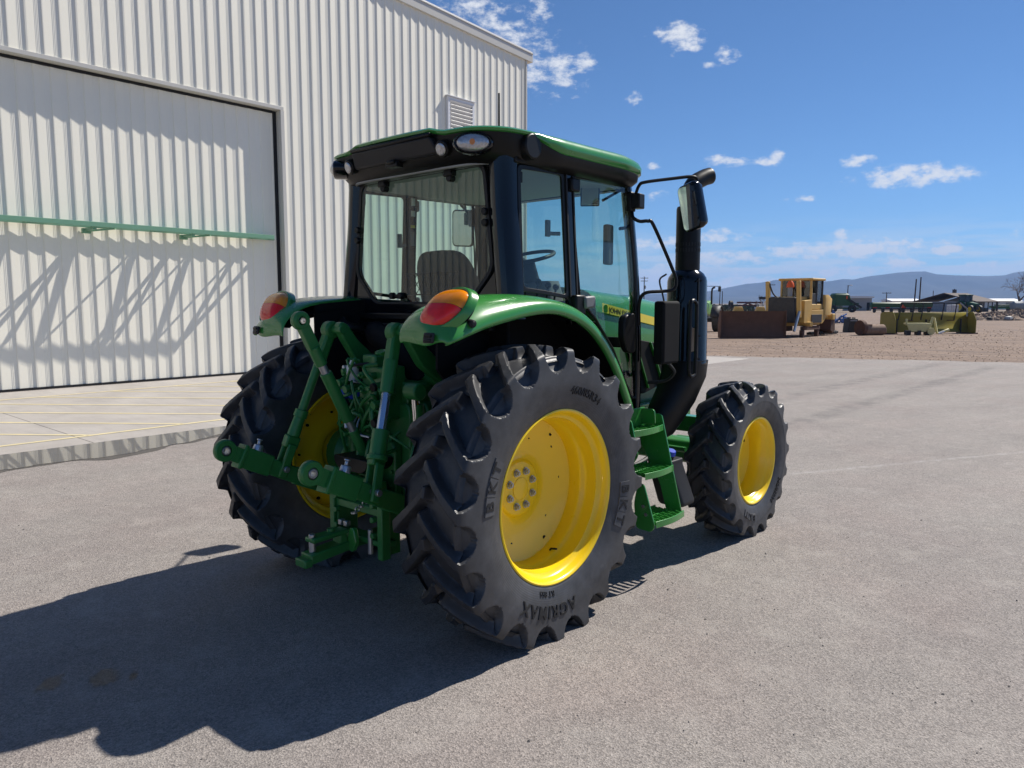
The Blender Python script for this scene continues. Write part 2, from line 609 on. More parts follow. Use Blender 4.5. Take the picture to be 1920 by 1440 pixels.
class NG:
    """small helper to write node graphs"""

    def __init__(s, name):
        s.mat = bpy.data.materials.new(name)
        s.mat.use_nodes = True
        s.nt = s.mat.node_tree
        s.b = s.nt.nodes['Principled BSDF']
        s.tc = s.nt.nodes.new('ShaderNodeTexCoord')
        s.P = s.tc.outputs['Object']
        sp = s.nt.nodes.new('ShaderNodeSeparateXYZ')
        s.nt.links.new(s.P, sp.inputs[0])
        s.x, s.y, s.z = sp.outputs
        MATS[name] = s.mat

    def L(s, a, b):
        s.nt.links.new(a, b)

    def m(s, op, a, b=None, clamp=False):
        n = s.nt.nodes.new('ShaderNodeMath')
        n.operation = op
        n.use_clamp = clamp
        for i, v in enumerate((a, b)):
            if v is None:
                continue
            if isinstance(v, (int, float)):
                n.inputs[i].default_value = v
            else:
                s.L(v, n.inputs[i])
        return n.outputs[0]

    def vec(s, x, y, z=0.0):
        n = s.nt.nodes.new('ShaderNodeCombineXYZ')
        for i, v in enumerate((x, y, z)):
            if isinstance(v, (int, float)):
                n.inputs[i].default_value = v
            else:
                s.L(v, n.inputs[i])
        return n.outputs[0]

    def noise(s, scale, detail=5, rough=0.55, vec=None, dist=0.0):
        n = s.nt.nodes.new('ShaderNodeTexNoise')
        n.inputs['Scale'].default_value = scale
        n.inputs['Detail'].default_value = detail
        n.inputs['Roughness'].default_value = rough
        n.inputs['Distortion'].default_value = dist
        s.L(vec if vec is not None else s.P, n.inputs['Vector'])
        return n.outputs[0]

    def voro(s, scale, feature='F1', vec=None, out='Distance'):
        n = s.nt.nodes.new('ShaderNodeTexVoronoi')
        n.feature = feature
        n.inputs['Scale'].default_value = scale
        s.L(vec if vec is not None else s.P, n.inputs['Vector'])
        return n.outputs[out]

    def rng(s, v, a, b, c=0.0, d=1.0, smooth=False):
        n = s.nt.nodes.new('ShaderNodeMapRange')
        if smooth:
            n.interpolation_type = 'SMOOTHSTEP'
        s.L(v, n.inputs[0])
        for i, q in enumerate((a, b, c, d)):
            n.inputs[i + 1].default_value = q
        return n.outputs[0]

    def mix(s, f, a, b, mode='MIX'):
        n = s.nt.nodes.new('ShaderNodeMix')
        n.data_type = 'RGBA'
        n.blend_type = mode
        n.clamp_result = False
        for key, v in (('Factor', f), ('A', a), ('B', b)):
            if isinstance(v, (int, float)):
                n.inputs[key].default_value = v
            elif isinstance(v, tuple):
                n.inputs[key].default_value = (*v, 1) if len(v) == 3 else v
            else:
                s.L(v, n.inputs[key])
        return n.outputs['Result']

    def bump(s, h, strength=0.3, dist=0.01):
        n = s.nt.nodes.new('ShaderNodeBump')
        n.inputs['Strength'].default_value = strength
        n.inputs['Distance'].default_value = dist
        s.L(h, n.inputs['Height'])
        s.L(n.outputs[0], s.b.inputs['Normal'])

    def seg(s, a, b, w, soft=0.5):
        """mask of a straight mark on the ground from a to b, w wide"""
        ax, ay = a
        bx, by = b
        l = math.hypot(bx - ax, by - ay)
        ux, uy = (bx - ax) / l, (by - ay) / l
        dx, dy = s.m('SUBTRACT', s.x, ax), s.m('SUBTRACT', s.y, ay)
        t = s.m('ADD', s.m('MULTIPLY', dx, ux), s.m('MULTIPLY', dy, uy))
        d = s.m('ABSOLUTE', s.m('SUBTRACT', s.m('MULTIPLY', dx, uy), s.m('MULTIPLY', dy, ux)))
        mk = s.rng(d, w * (1 - soft), w * (1 + soft), 1, 0, True)
        tt = s.m('MULTIPLY', s.rng(t, -0.3, 0.3, 0, 1, True), s.rng(t, l - 0.6, l + 0.6, 1, 0, True))
        return s.m('MULTIPLY', mk, tt)

    def spot(s, c, rx, ry, ang=0.0, edge=0.35):
        dx, dy = s.m('SUBTRACT', s.x, c[0]), s.m('SUBTRACT', s.y, c[1])
        ca, sa = math.cos(ang), math.sin(ang)
        u = s.m('DIVIDE', s.m('ADD', s.m('MULTIPLY', dx, ca), s.m('MULTIPLY', dy, sa)), rx)
        v = s.m('DIVIDE', s.m('SUBTRACT', s.m('MULTIPLY', dy, ca), s.m('MULTIPLY', dx, sa)), ry)
        d = s.m('SQRT', s.m('ADD', s.m('MULTIPLY', u, u), s.m('MULTIPLY', v, v)))
        d = s.m('ADD', d, s.m('MULTIPLY', s.m('SUBTRACT', s.noise(11, 6, 0.7), 0.5), 2.6))
        return s.rng(d, 1 - edge, 1.0, 1, 0, True)


def ground_px(px, py):
    g = ground_at(px, py)
    return (g.x, g.y)


# bare dry earth of the yard and the plain, out to the horizon
g = NG('dirt')
near = g.noise(0.35, 8, 0.6)
clod = g.noise(9.0, 8, 0.7)
rut = g.noise(1.0, 7, 0.65, g.vec(g.m('MULTIPLY', g.x, 0.16), g.m('MULTIPLY', g.y, 1.9)))
c = g.mix(g.rng(near, .3, .7), (0.205, 0.142, 0.100), (0.310, 0.225, 0.165))
c = g.mix(g.rng(clod, .42, .66), c, (0.125, 0.086, 0.066))
c = g.mix(g.m('MULTIPLY', g.rng(rut, .48, .60, smooth=True), 0.75), c, (0.120, 0.086, 0.068))
c = g.mix(g.rng(g.noise(14.0, 5, .7), .62, .74, 0, .7), c, (0.43, 0.345, 0.27))
dist2 = g.m('SQRT', g.m('ADD', g.m('MULTIPLY', g.x, g.x), g.m('MULTIPLY', g.y, g.y)))
brush = g.m('MULTIPLY', g.rng(dist2, 110, 260, 0, 1), g.rng(g.noise(0.02, 6), .4, .6))
c = g.mix(brush, c, (0.135, 0.118, 0.075))
g.L(c, g.b.inputs['Base Color'])
g.b.inputs['Roughness'].default_value = 0.95
g.bump(g.m('ADD', clod, g.m('MULTIPLY', rut, 1.6)), 0.6, 0.07)

b = MB()
rings = [0, 12, 30, 60, 120, 300, 900, 2500, 6000, 8200]
NS = 72
rows = []
for r_ in rings:
    rows.append([(max(r_, .01) * math.sin(2 * math.pi * k / NS), max(r_, .01) * math.cos(2 * math.pi * k / NS), -0.03) for k in range(NS)])
b.grid(rows, closed=True)
tag(b.build('ground', 'dirt', smooth=False), kind='structure')

# worn asphalt of the yard
g = NG('asphalt')
fine = g.noise(210, 4, 0.7)
agg = g.voro(140, out='Color')
aggd = g.voro(140)
blot = g.noise(0.55, 7, 0.6)
blot2 = g.noise(2.6, 6, 0.65)
strk = g.noise(1.0, 7, 0.68, g.vec(g.m('ADD', g.m('MULTIPLY', g.x, 1.5), g.m('MULTIPLY', g.y, -0.5)), g.m('ADD', g.m('MULTIPLY', g.x, 0.10), g.m('MULTIPLY', g.y, 0.28))))
c = g.mix(g.rng(blot, .32, .68), (0.232, 0.208, 0.195), (0.280, 0.256, 0.237))
c = g.mix(g.m('MULTIPLY', g.rng(strk, .46, .66), 0.35), c, (0.173, 0.158, 0.150))
c = g.mix(g.m('MULTIPLY', g.rng(blot2, .55, .72), 0.30), c, (0.328, 0.297, 0.265))
grey = g.nt.nodes.new('ShaderNodeRGBToBW')
g.L(agg, grey.inputs[0])
c = g.mix(0.80, c, g.mix(1.0, c, g.mix(grey.outputs[0], (0.38, 0.37, 0.37), (1.62, 1.60, 1.56)), 'MULTIPLY'))
c = g.mix(g.rng(fine, .54, .70, 0, .6), c, (0.085, 0.078, 0.074))
pit = g.m('MULTIPLY', g.rng(g.voro(38), .05, .16, 1, 0), g.rng(g.noise(5.0, 4), .52, .62))
c = g.mix(g.m('MULTIPLY', pit, .7), c, (0.33, 0.31, 0.285))
mott = g.noise(11.0, 6, 0.7)
c = g.mix(g.rng(mott, .46, .70, 0, .34), c, (0.165, 0.150, 0.142))
c = g.mix(g.rng(g.noise(4.3, 6, 0.7), .52, .70, 0, .45), c, (0.345, 0.318, 0.290))
hue = g.noise(0.9, 3, 0.5)
c = g.mix(g.rng(hue, .5, .68, 0, .30), c, g.mix(1.0, c, (1.06, 0.97, 0.96), 'MULTIPLY'))
c = g.mix(g.rng(hue, .5, .34, 0, .5), c, g.mix(1.0, c, (0.975, 1.0, 0.995), 'MULTIPLY'))
fleck = g.m('MULTIPLY', g.rng(g.voro(46), .04, .10, 1, 0), g.rng(g.noise(17, 3), .55, .62))
c = g.mix(g.m('MULTIPLY', fleck, .8), c, (0.50, 0.47, 0.44))
# tyre marks and scuffs in the open yard
mk = g.m('MULTIPLY', g.seg(ground_px(1470, 800), ground_px(1860, 688), .17, .7), g.rng(g.noise(3, 6), .3, .62))
mk2 = g.m('MULTIPLY', g.seg(ground_px(1440, 752), ground_px(1760, 682), .20, .7), g.rng(g.noise(3.3, 6), .35, .65))
c = g.mix(g.m('MULTIPLY', g.m('MAXIMUM', mk, mk2), .50), c, (0.095, 0.088, 0.086))
sc = g.m('MAXIMUM', g.seg(ground_px(1482, 889), ground_px(1700, 868), .035, .8), g.seg(ground_px(1690, 869), ground_px(1935, 846), .035, .8))
c = g.mix(g.m('MULTIPLY', sc, g.rng(g.noise(9, 6), .36, .6, 0, .55)), c, (0.36, 0.345, 0.33))
# dried oil spots
oil = g.m('MAXIMUM', g.spot(ground_px(195, 1271), .115, .075, 2.6), g.spot(ground_px(93, 1283), .085, .062, 2.4))
oil = g.m('MAXIMUM', oil, g.spot(ground_px(250, 1268), .055, .025, 2.6))
c = g.mix(g.m('MULTIPLY', g.m('MULTIPLY', oil, g.rng(g.noise(30, 5, .7), .35, .6, .55, 1)), .90), c, (0.026, 0.025, 0.025))
g.L(c, g.b.inputs['Base Color'])
g.L(g.rng(oil, 0, 1, .88, .5), g.b.inputs['Roughness'])
g.b.inputs['Specular IOR Level'].default_value = 0.35
g.bump(g.m('ADD', aggd, g.m('MULTIPLY', fine, 0.6)), 0.55, 0.006)

edge = []
p0, p1 = Vector((-30.0, 10.65)), Vector((70.0, 53.3))
NE = 260
for i in range(NE + 1):
    t = i / NE
    q = p0.lerp(p1, t)
    j = 0.10 * math.sin(i * .9) + 0.07 * math.sin(i * 2.3 + 1) + random.uniform(-.09, .09)
    edge.append((q.x, q.y + j))
b = MB()
rows = [[(x, y, 0.0) for x, y in edge], [(x, -60.0, 0.0) for x, y in edge], [(x, -60.0, -0.2) for x, y in edge]]
rows = [[(x, y + .1, -0.05) for x, y in edge]] + rows
b.grid(rows)
tag(b.build('asphalt_yard', 'asphalt', smooth=False), kind='structure')

# concrete apron along the shed
g = NG('concrete')
cl = g.noise(0.8, 8, 0.65)
st = g.noise(1.0, 8, 0.7, g.vec(g.m('MULTIPLY', g.x, 0.8), g.m('MULTIPLY', g.y, 3.2)))
c = g.mix(g.rng(cl, .3, .7), (0.300, 0.274, 0.250), (0.395, 0.368, 0.338))
c = g.mix(g.m('MULTIPLY', g.rng(st, .48, .70), .50), c, (0.245, 0.230, 0.222))
c = g.mix(g.rng(g.noise(60, 4), .5, .75, 0, .25), c, (0.26, 0.24, 0.22))
g.L(c, g.b.inputs['Base Color'])
g.b.inputs['Roughness'].default_value = 0.85
g.bump(g.noise(70, 5), 0.25, 0.004)
mat('yellow_paint', (0.66, 0.55, 0.27), 0.7, var=0.25, vscale=3, dust=0.55, dustcol=(0.42, 0.40, 0.36))
mat('joint', (0.06, 0.055, 0.05), 0.9)
AX0, AX1 = -13.60, -6.62
apron = empty('concrete_apron', (-10, 0, 0))
apron.location = (0, 0, 0)
tag(apron, kind='structure')
ys = [-24.0, -17.9, -11.8, -5.7, 0.40, 6.5, 12.6, 19.6]
for i in range(len(ys) - 1):
    b = MB()
    y0, y1 = ys[i] + .006, ys[i + 1] - .006
    b.add([(AX0, y0, 0.004), (AX1, y0, 0.004), (AX1, y1, 0.004), (AX0, y1, 0.004)], [(0, 1, 2, 3)])
    b.add([(AX1, y0, 0.004), (AX1 + .04, y0, -0.02), (AX1 + .04, y1, -0.02), (AX1, y1, 0.004)], [(0, 1, 2, 3)])
    b.build('slab', 'concrete', apron, smooth=False)
b = MB()
for y in ys[1:-1]:
    b.box((AX0 / 2 + AX1 / 2, y, 0.0018), (AX1 - AX0, .012, .002))
b.build('slab_joint', 'joint', apron, smooth=False)


def paint_line(a, bq, w=0.085):
    a, bq = Vector((*a, 0.008)), Vector((*bq, 0.008))
    d = (bq - a).normalized()
    s_ = Vector((-d.y, d.x, 0)) * w / 2
    q = MB()
    n = max(2, int((bq - a).length / .25))
    rows = [[], []]
    for i in range(n + 1):
        t = i / n
        j = random.uniform(-.006, .006)
        rows[0].append(a.lerp(bq, t) + s_ * (1 + j * 8))
        rows[1].append(a.lerp(bq, t) - s_ * (1 - j * 8))
    q.grid(rows)
    q.build('yellow_line', 'yellow_paint', apron, smooth=False)


paint_line((-12.34, -5.0), (-12.34, 7.4))
paint_line((-7.215, -5.0), (-7.215, 2.9))
hd = Vector((2.43, 1.98)).normalized()
for k in range(-6, 7):
    # hatching at a slant between the two long lines
    y0 = 0.20 + 1.25 * k
    A = Vector((-12.30, y0))
    B = A + hd * (5.05 / hd.x)
    if B.y > 7.4:
        B = A + hd * ((7.4 - A.y) / hd.y)
    if A.y < 7.0:
        paint_line(tuple(A), tuple(B), .075)

# gutter with standing water
g = NG('wet_gutter')
c = g.mix(g.rng(g.noise(30, 6), .35, .65), (0.060, 0.053, 0.047), (0.095, 0.085, 0.075))
c = g.mix(g.rng(g.voro(60), .05, .2, .5, 0), c, (0.2, 0.18, 0.16))
g.L(c, g.b.inputs['Base Color'])
g.b.inputs['Roughness'].default_value = 0.55
g.bump(g.noise(80, 5), .5, .006)
g = NG('puddle_water')
c = g.mix(g.noise(3, 4), (0.085, 0.075, 0.062), (0.115, 0.102, 0.085))
g.L(c, g.b.inputs['Base Color'])
g.b.inputs['Roughness'].default_value = 0.015
g.b.inputs['IOR'].default_value = 1.45
g.bump(g.noise(1.2, 2), .03, .002)


def shore(y):
    """outer edge of the water along the gutter"""
    return -5.78 + .16 * math.sin(y * .9 + 2.2) + .08 * math.sin(y * 2.3 + .4) + .03 * math.sin(y * 6.1) + .015 * math.sin(y * 17) - .045 * max(0, y - 1.0)


yy = np.linspace(-9, 6.4, 200)
b = MB()
b.grid([[(AX1 + .03, y, 0.0035) for y in yy], [(min(AX1 + 2, shore(y) + .10 + .07 * math.sin(y * 4.1) + .04 * math.sin(y * 11)), y, 0.0035) for y in yy]])
o = b.build('gutter', 'wet_gutter', smooth=False)
tag(o, kind='structure')
b = MB()
b.grid([[(AX1 + .012, y, 0.0065) for y in yy], [(shore(y), y, 0.0065) for y in yy]])
o = b.build('water', 'puddle_water', smooth=False)
tag(o, kind='structure')


def pebbles(name, pts, m, seedv, kind='stuff'):
    """many small stones in one mesh"""
    r2 = np.random.default_rng(seedv)
    base = np.array([(1, 0, 0), (-1, 0, 0), (0, 1, 0), (0, -1, 0), (0, 0, 1), (0, 0, -.4)], float)
    fs = np.array([(0, 2, 4), (2, 1, 4), (1, 3, 4), (3, 0, 4), (2, 0, 5), (1, 2, 5), (3, 1, 5), (0, 3, 5)])
    n = len(pts)
    P = np.array(pts)
    V = base[None] * (1 + r2.uniform(-.35, .35, (n, 6, 1))) * P[:, None, 3:4]
    a = r2.uniform(0, 6.28, n)
    ca, sa = np.cos(a)[:, None], np.sin(a)[:, None]
    V = np.stack([V[..., 0] * ca - V[..., 1] * sa, V[..., 0] * sa + V[..., 1] * ca, V[..., 2] * .7], -1)
    V += P[:, None, :3]
    F = (fs[None] + 6 * np.arange(n)[:, None, None]).reshape(-1, 3)
    me = bpy.data.meshes.new(name)
    me.from_pydata(V.reshape(-1, 3).tolist(), [], F.tolist())
    me.materials.append(MATS[m])
    o = bpy.data.objects.new(name, me)
    COL.objects.link(o)
    tag(o, kind=kind)
    return o


mat('clod', (0.27, 0.198, 0.145), 0.95, var=0.6, vscale=1.3)
mat('grit', (0.17, 0.155, 0.145), 0.9, var=0.75, vscale=2.7)
pts = []
for i in range(9000):
    t = random.random()
    q = p0.lerp(p1, .18 + .55 * random.random())
    d = random.random() ** 1.6 * 34
    s_ = random.uniform(.008, .030) * (1 + d * .02)
    pts.append((q.x - .39 * d * random.uniform(-.6, .6), q.y + .12 + d, -0.028 + s_ * .2, s_))
tag(pebbles('gravel', pts, 'clod', 3), 'loose clods and stones scattered over the bare earth of the yard', kind='stuff')
pts = []
for i in range(2600):
    d = 1.2 + 14 * random.random() ** 1.5
    a = math.atan2(FWD.x, FWD.y) + R(random.uniform(-40, 40))
    s_ = random.choice((.0025, .003, .0035, .005, .008 if random.random() < .15 else .003))
    x, y = CAM_POS.x + d * math.sin(a), CAM_POS.y + d * math.cos(a)
    if x < -5.4:
        continue
    pts.append((x, y, s_ * .3, s_))
tag(pebbles('loose_grit', pts, 'grit', 5), 'tiny loose stones lying about on the worn asphalt', kind='stuff')
# ------------------------------------------------------------------ metal shed
XW = -13.57                    # outer plane of the wall
mat('siding', (0.84, 0.805, 0.69), 0.5, spec=0.5, var=0.03, vscale=1.2, dust=0.05, dustcol=(0.45, 0.42, 0.37))
g = NG('siding_striated')
wv = g.m('SINE', g.m('MULTIPLY', g.y, 2 * math.pi / 0.026))
c = g.mix(g.rng(g.noise(1.2, 5), .3, .7), (0.80, 0.77, 0.665), (0.84, 0.81, 0.70))
g.L(c, g.b.inputs['Base Color'])
g.b.inputs['Roughness'].default_value = 0.42
g.bump(wv, 0.5, 0.0016)
mat('trim', (0.58, 0.56, 0.51), 0.45, var=0.04, vscale=2)
mat('trim_white', (0.78, 0.78, 0.78), 0.45, var=0.03)
mat('galv', (0.33, 0.33, 0.33), 0.5, var=0.1)
mat('beam_green', (0.16, 0.35, 0.225), 0.5, var=0.06, vscale=4, dust=0.10, dustcol=(0.35, 0.37, 0.32))
RIB = 0.3048
PROF = [(0.0, 0.0200), (0.150, 0.0010), (0.270, 0.0050), (0.287, 0.0200)]


def gable(y):
    return 9.872 + 0.060 * (17.79 - abs(y + 1.0))


def panel(y0, nrib, x, zb, ztf, parent, name='wall_panel', yend=None):
    """one ribbed steel sheet; a facet is smooth, the next is finely striated"""
    b = MB()
    pts = []
    for k in range(nrib):
        for (py, px) in PROF:
            pts.append((y0 + k * RIB + py, x + px))
    pts.append((y0 + nrib * RIB + .012, x + PROF[0][1] + .0015))
    if yend is not None:
        pts = [p for p in pts if p[0] < yend] + [(yend, x + 0.01)]
    for i in range(len(pts) - 1):
        (ya, xa), (yb, xb) = pts[i], pts[i + 1]
        b.mi = 1 if i % 4 == 1 else 0
        b.add([(xa, ya, zb), (xb, yb, zb), (xb, yb, ztf(yb)), (xa, ya, ztf(ya))], [(0, 1, 2, 3)])
    return b.build(name, ['siding', 'siding_striated'], parent, smooth=False)


shed = empty('metal_shed', (XW, 0, 0))
shed.location = (0, 0, 0)
tag(shed, 'tall cream ribbed steel shed with a wide closed door and low gable roof', 'shed')
DY0, DY1, DZ = -9.6, 7.43, 6.50
yA, yB = -18.8, 16.79
# wall right of the door
y = DY1 + .06
W3 = RIB * 3
while y < yB - .05:
    n = 3
    panel(y, n, XW, 0.03, lambda q: gable(q), shed, yend=yB if y + W3 > yB else None)
    y += W3
# wall above the door, and the part left of it
y = DY1 + .06 - W3
while y > yA:
    if y + W3 > DY0 - .02:
        panel(y, 3, XW, DZ + .03, lambda q: gable(q), shed)
    else:
        panel(y, 3, XW, 0.03, lambda q: gable(q), shed)
    y -= W3
# trims
b = MB()
def slope_bar(ya, yb, x0, x1, zlo, zhi):
    za, zb = gable(ya), gable(yb)
    b.add([(x0, ya, za + zlo), (x1, ya, za + zlo), (x1, ya, za + zhi), (x0, ya, za + zhi), (x0, yb, zb + zlo), (x1, yb, zb + zlo), (x1, yb, zb + zhi), (x0, yb, zb + zhi)],
          [(0, 1, 2, 3), (4, 7, 6, 5), (0, 4, 5, 1), (1, 5, 6, 2), (2, 6, 7, 3), (3, 7, 4, 0)])
slope_bar(-1.0, 17.08, XW - .3, XW + .085, -.02, .235)
slope_bar(-1.0, 17.08, XW - .3, XW + .105, .238, .275)
slope_bar(-19.2, -1.0, XW - .3, XW + .085, -.02, .235)
slope_bar(-19.2, -1.0, XW - .3, XW + .105, .238, .275)
b.build('gable_trim', 'trim', shed, smooth=False, bevel=.006)
b = MB()
b.box((XW + .017, yB + .015, gable(yB) / 2), (.05, .07, gable(yB) - .05))
b.build('corner_trim', 'trim', shed, smooth=False, bevel=.005)
b = MB()
b.box((XW + .020, (DY0 + DY1) / 2, DZ + .045), (.058, DY1 - DY0 + .2, .085))
b.box((XW - .100, (DY0 + DY1) / 2, DZ + .012), (.18, DY1 - DY0 + .2, .02))
b.build('door_header', 'trim', shed, smooth=False, bevel=.004)
b = MB()
b.box((XW + .020, DY1 + .06, DZ / 2), (.058, .10, DZ + .0))
b.box((XW - .100, DY1 + .022, DZ / 2), (.18, .02, DZ - .004))
b.build('door_jamb', 'trim', shed, smooth=False, bevel=.004)
b = MB()
b.box((XW + .020, DY0 - .06, DZ / 2), (.058, .10, DZ + .0))
b.box((XW - .100, DY0 - .022, DZ / 2), (.18, .02, DZ - .004))
b.build('door_jamb', 'trim', shed, smooth=False, bevel=.004)
b = MB()
b.box((XW - .06, (DY1 + yB) / 2, .018), (.14, yB - DY1, .036))
b.build('base_angle', 'black_matt', shed, smooth=False)
# roof and the side walls that the photograph does not show
b = MB()
b.grid([[(XW + .07, y, gable(y) + .30) for y in (-19.2, -1.0, 17.08)], [(XW - 40, y, gable(y) + .30) for y in (-19.2, -1.0, 17.08)]])
b.build('roof', 'trim_white', shed, smooth=False, solid=.05)
for yy_ in (yB, yA):
    b = MB()
    n = 40
    rows = [[], []]
    for i in range(n * 4 + 1):
        k, j = divmod(i, 4)
        px, pd = PROF[j]
        s_ = 1 if yy_ > 0 else -1
        rows[0].append((XW - (k + px / RIB) * 1.0, yy_ + s_ * (pd - .04), .03))
        rows[1].append((XW - (k + px / RIB) * 1.0, yy_ + s_ * (pd - .04), gable(yy_)))
    b.grid(rows)
    b.build('side_wall', 'siding', shed, smooth=False)

# louvred vent
VY0, VY1, VZ0, VZ1 = 13.10, 14.24, 6.50, 7.96
vent = MB()
for (ya, yb_, za, zb_) in ((VY0, VY0 + .09, VZ0, VZ1), (VY1 - .09, VY1, VZ0, VZ1), (VY0 + .09, VY1 - .09, VZ1 - .09, VZ1), (VY0 + .09, VY1 - .09, VZ0, VZ0 + .09)):
    vent.box((XW + .055, (ya + yb_) / 2, (za + zb_) / 2), (.09, yb_ - ya, zb_ - za))
vent.box((XW + .070, (VY0 + VY1) / 2, VZ1 + .025), (.14, VY1 - VY0 + .06, .03), rot=(0, 8, 0))
vent_o = vent.build('louvre_vent', 'trim_white', shed, smooth=False, bevel=.004)
tag(vent_o, 'white louvred vent high in the shed wall')
nsl = 11
for i in range(nsl):
    b = MB()
    z = VZ0 + .16 + (VZ1 - VZ0 - .30) * i / (nsl - 1)
    b.box((XW + .060, (VY0 + VY1) / 2, z), (.012, VY1 - VY0 - .20, .125), rot=(0, 52, 0))
    b.build('slat', 'trim_white', vent_o, smooth=False)
b = MB()
b.box((XW + .026, (VY0 + VY1) / 2, (VZ0 + VZ1) / 2), (.006, VY1 - VY0 - .18, VZ1 - VZ0 - .18))
b.build('vent_back', 'black_matt', vent_o, smooth=False)

# one piece door, recessed, with its outside truss
XD = XW - 0.200
door = empty('shed_door', (0, 0, 0), shed)
tag(door, 'wide closed ribbed door with a pale green truss across it')
y = DY1 - .10 - W3
while y > DY0 - W3 + .1:
    yy0 = max(y, DY0)
    panel(y, 3, XD, 0.05, lambda q: DZ - .06, door, 'door_panel')
    y -= W3
b = MB()
b.box((XD + .012, DY1 - .04, DZ / 2), (.05, .085, DZ - .02))
b.box((XD + .012, DY0 + .04, DZ / 2), (.05, .085, DZ - .02))
b.box((XD + .012, (DY0 + DY1) / 2, DZ - .028), (.05, DY1 - DY0 - .18, .05))
b.box((XD + .005, (DY0 + DY1) / 2, .028), (.05, DY1 - DY0 - .18, .045))
b.build('door_seal', 'seal', door, smooth=False)
ZB = 3.345
XI, XO = XD + .105, XD + .600
b = MB()
b.bar((XI, DY0 + .4, ZB), (XI, 7.22, ZB), .07, .06)
b.build('truss_chord', 'beam_green', door, smooth=False, bevel=.004)
b = MB()
b.bar((XO, DY0 + 1.2, ZB), (XO, 6.93, ZB), .060, .095)
b.build('truss_chord', 'beam_green', door, smooth=False, bevel=.004)
inn = [6.64, 5.53, 4.29, 3.08, 1.85, 0.62, -.61, -1.84, -3.07, -4.3, -5.53, -6.76]
ou = [6.88, 6.30, 5.25, 3.98, 2.75, 1.52, .29, -.94, -2.17, -3.4, -4.63, -5.86]
for i in range(len(inn)):
    b = MB()
    b.bar((XI + .03, inn[i], ZB), (XO - .03, ou[i], ZB), .080, .05)
    b.build('truss_strut', 'beam_green', door, smooth=False)
    if i:
        b = MB()
        b.cyl((XO - .03, ou[i], ZB + .004), (XI + .03, inn[i - 1] - .06, ZB + .004), .022, n=8)
        b.build('truss_strut', 'beam_green', door, smooth=False)
b = MB()
b.bar((XI + .03, 7.15, ZB + .003), (XO - .03, 6.90, ZB + .003), .080, .05)
b.build('truss_strut', 'beam_green', door, smooth=False)
for yb_ in (4.95, 2.90, 0.2, -2.3, -5.0):
    b = MB()
    b.box((XI + .22, yb_, ZB - .075), (.46, .07, .05))
    b.box((XI - .035, yb_, ZB - .10), (.08, .16, .10))
    b.bar((XI + .04, yb_ + .04, ZB - .10), (XO - .06, yb_ + .40, ZB - .055), .07, .03)
    b.build('truss_bracket', 'beam_green', door, smooth=False)
# ------------------------------------------------------------------ tractor: wheels
tractor = empty('tractor', (0, 0, 0))
tag(tractor, 'large green and yellow farm tractor with a glazed cab parked on the asphalt', 'tractor')


def rubber(name, r_side):
    # sidewalls carry a grey film of road dust, the tread is coloured darker to stand for its shade
    g = NG(name)
    r_ = g.m('SQRT', g.m('ADD', g.m('MULTIPLY', g.y, g.y), g.m('MULTIPLY', g.z, g.z)))
    film = g.rng(g.noise(7, 8, .65), .30, .72, .10, .55)
    film = g.m('MULTIPLY', film, g.rng(r_, r_side - .03, r_side + .05, 1.0, .30))
    scuff = g.noise(1.0, 7, .7, g.vec(g.m('MULTIPLY', g.x, 60), g.m('MULTIPLY', g.y, 14), g.m('MULTIPLY', g.z, 14)))
    film = g.m('ADD', film, g.rng(scuff, .56, .74, 0, .22))
    c = g.mix(film, (0.016, 0.017, 0.020), (0.118, 0.121, 0.130))
    g.L(c, g.b.inputs['Base Color'])
    g.L(g.rng(g.noise(20, 6), .3, .7, .40, .58), g.b.inputs['Roughness'])
    g.b.inputs['Specular IOR Level'].default_value = 0.55
    ring = g.m('SINE', g.m('MULTIPLY', r_, 2 * math.pi / .011))
    fine = g.m('MULTIPLY', ring, g.rng(r_, r_side - .17, r_side - .10, .25, 0))
    g.bump(g.m('ADD', g.m('MULTIPLY', g.noise(150, 4), .5), fine), .30, .002)


rubber('rubber', .700)
rubber('rubber_front', .520)
mat('rubber_plate', (0.070, 0.072, 0.078), 0.55, var=0.25, vscale=9)


def sstep(a, b, x):
    t = np.clip((x - a) / (b - a), 0, 1)
    return t * t * (3 - 2 * t)


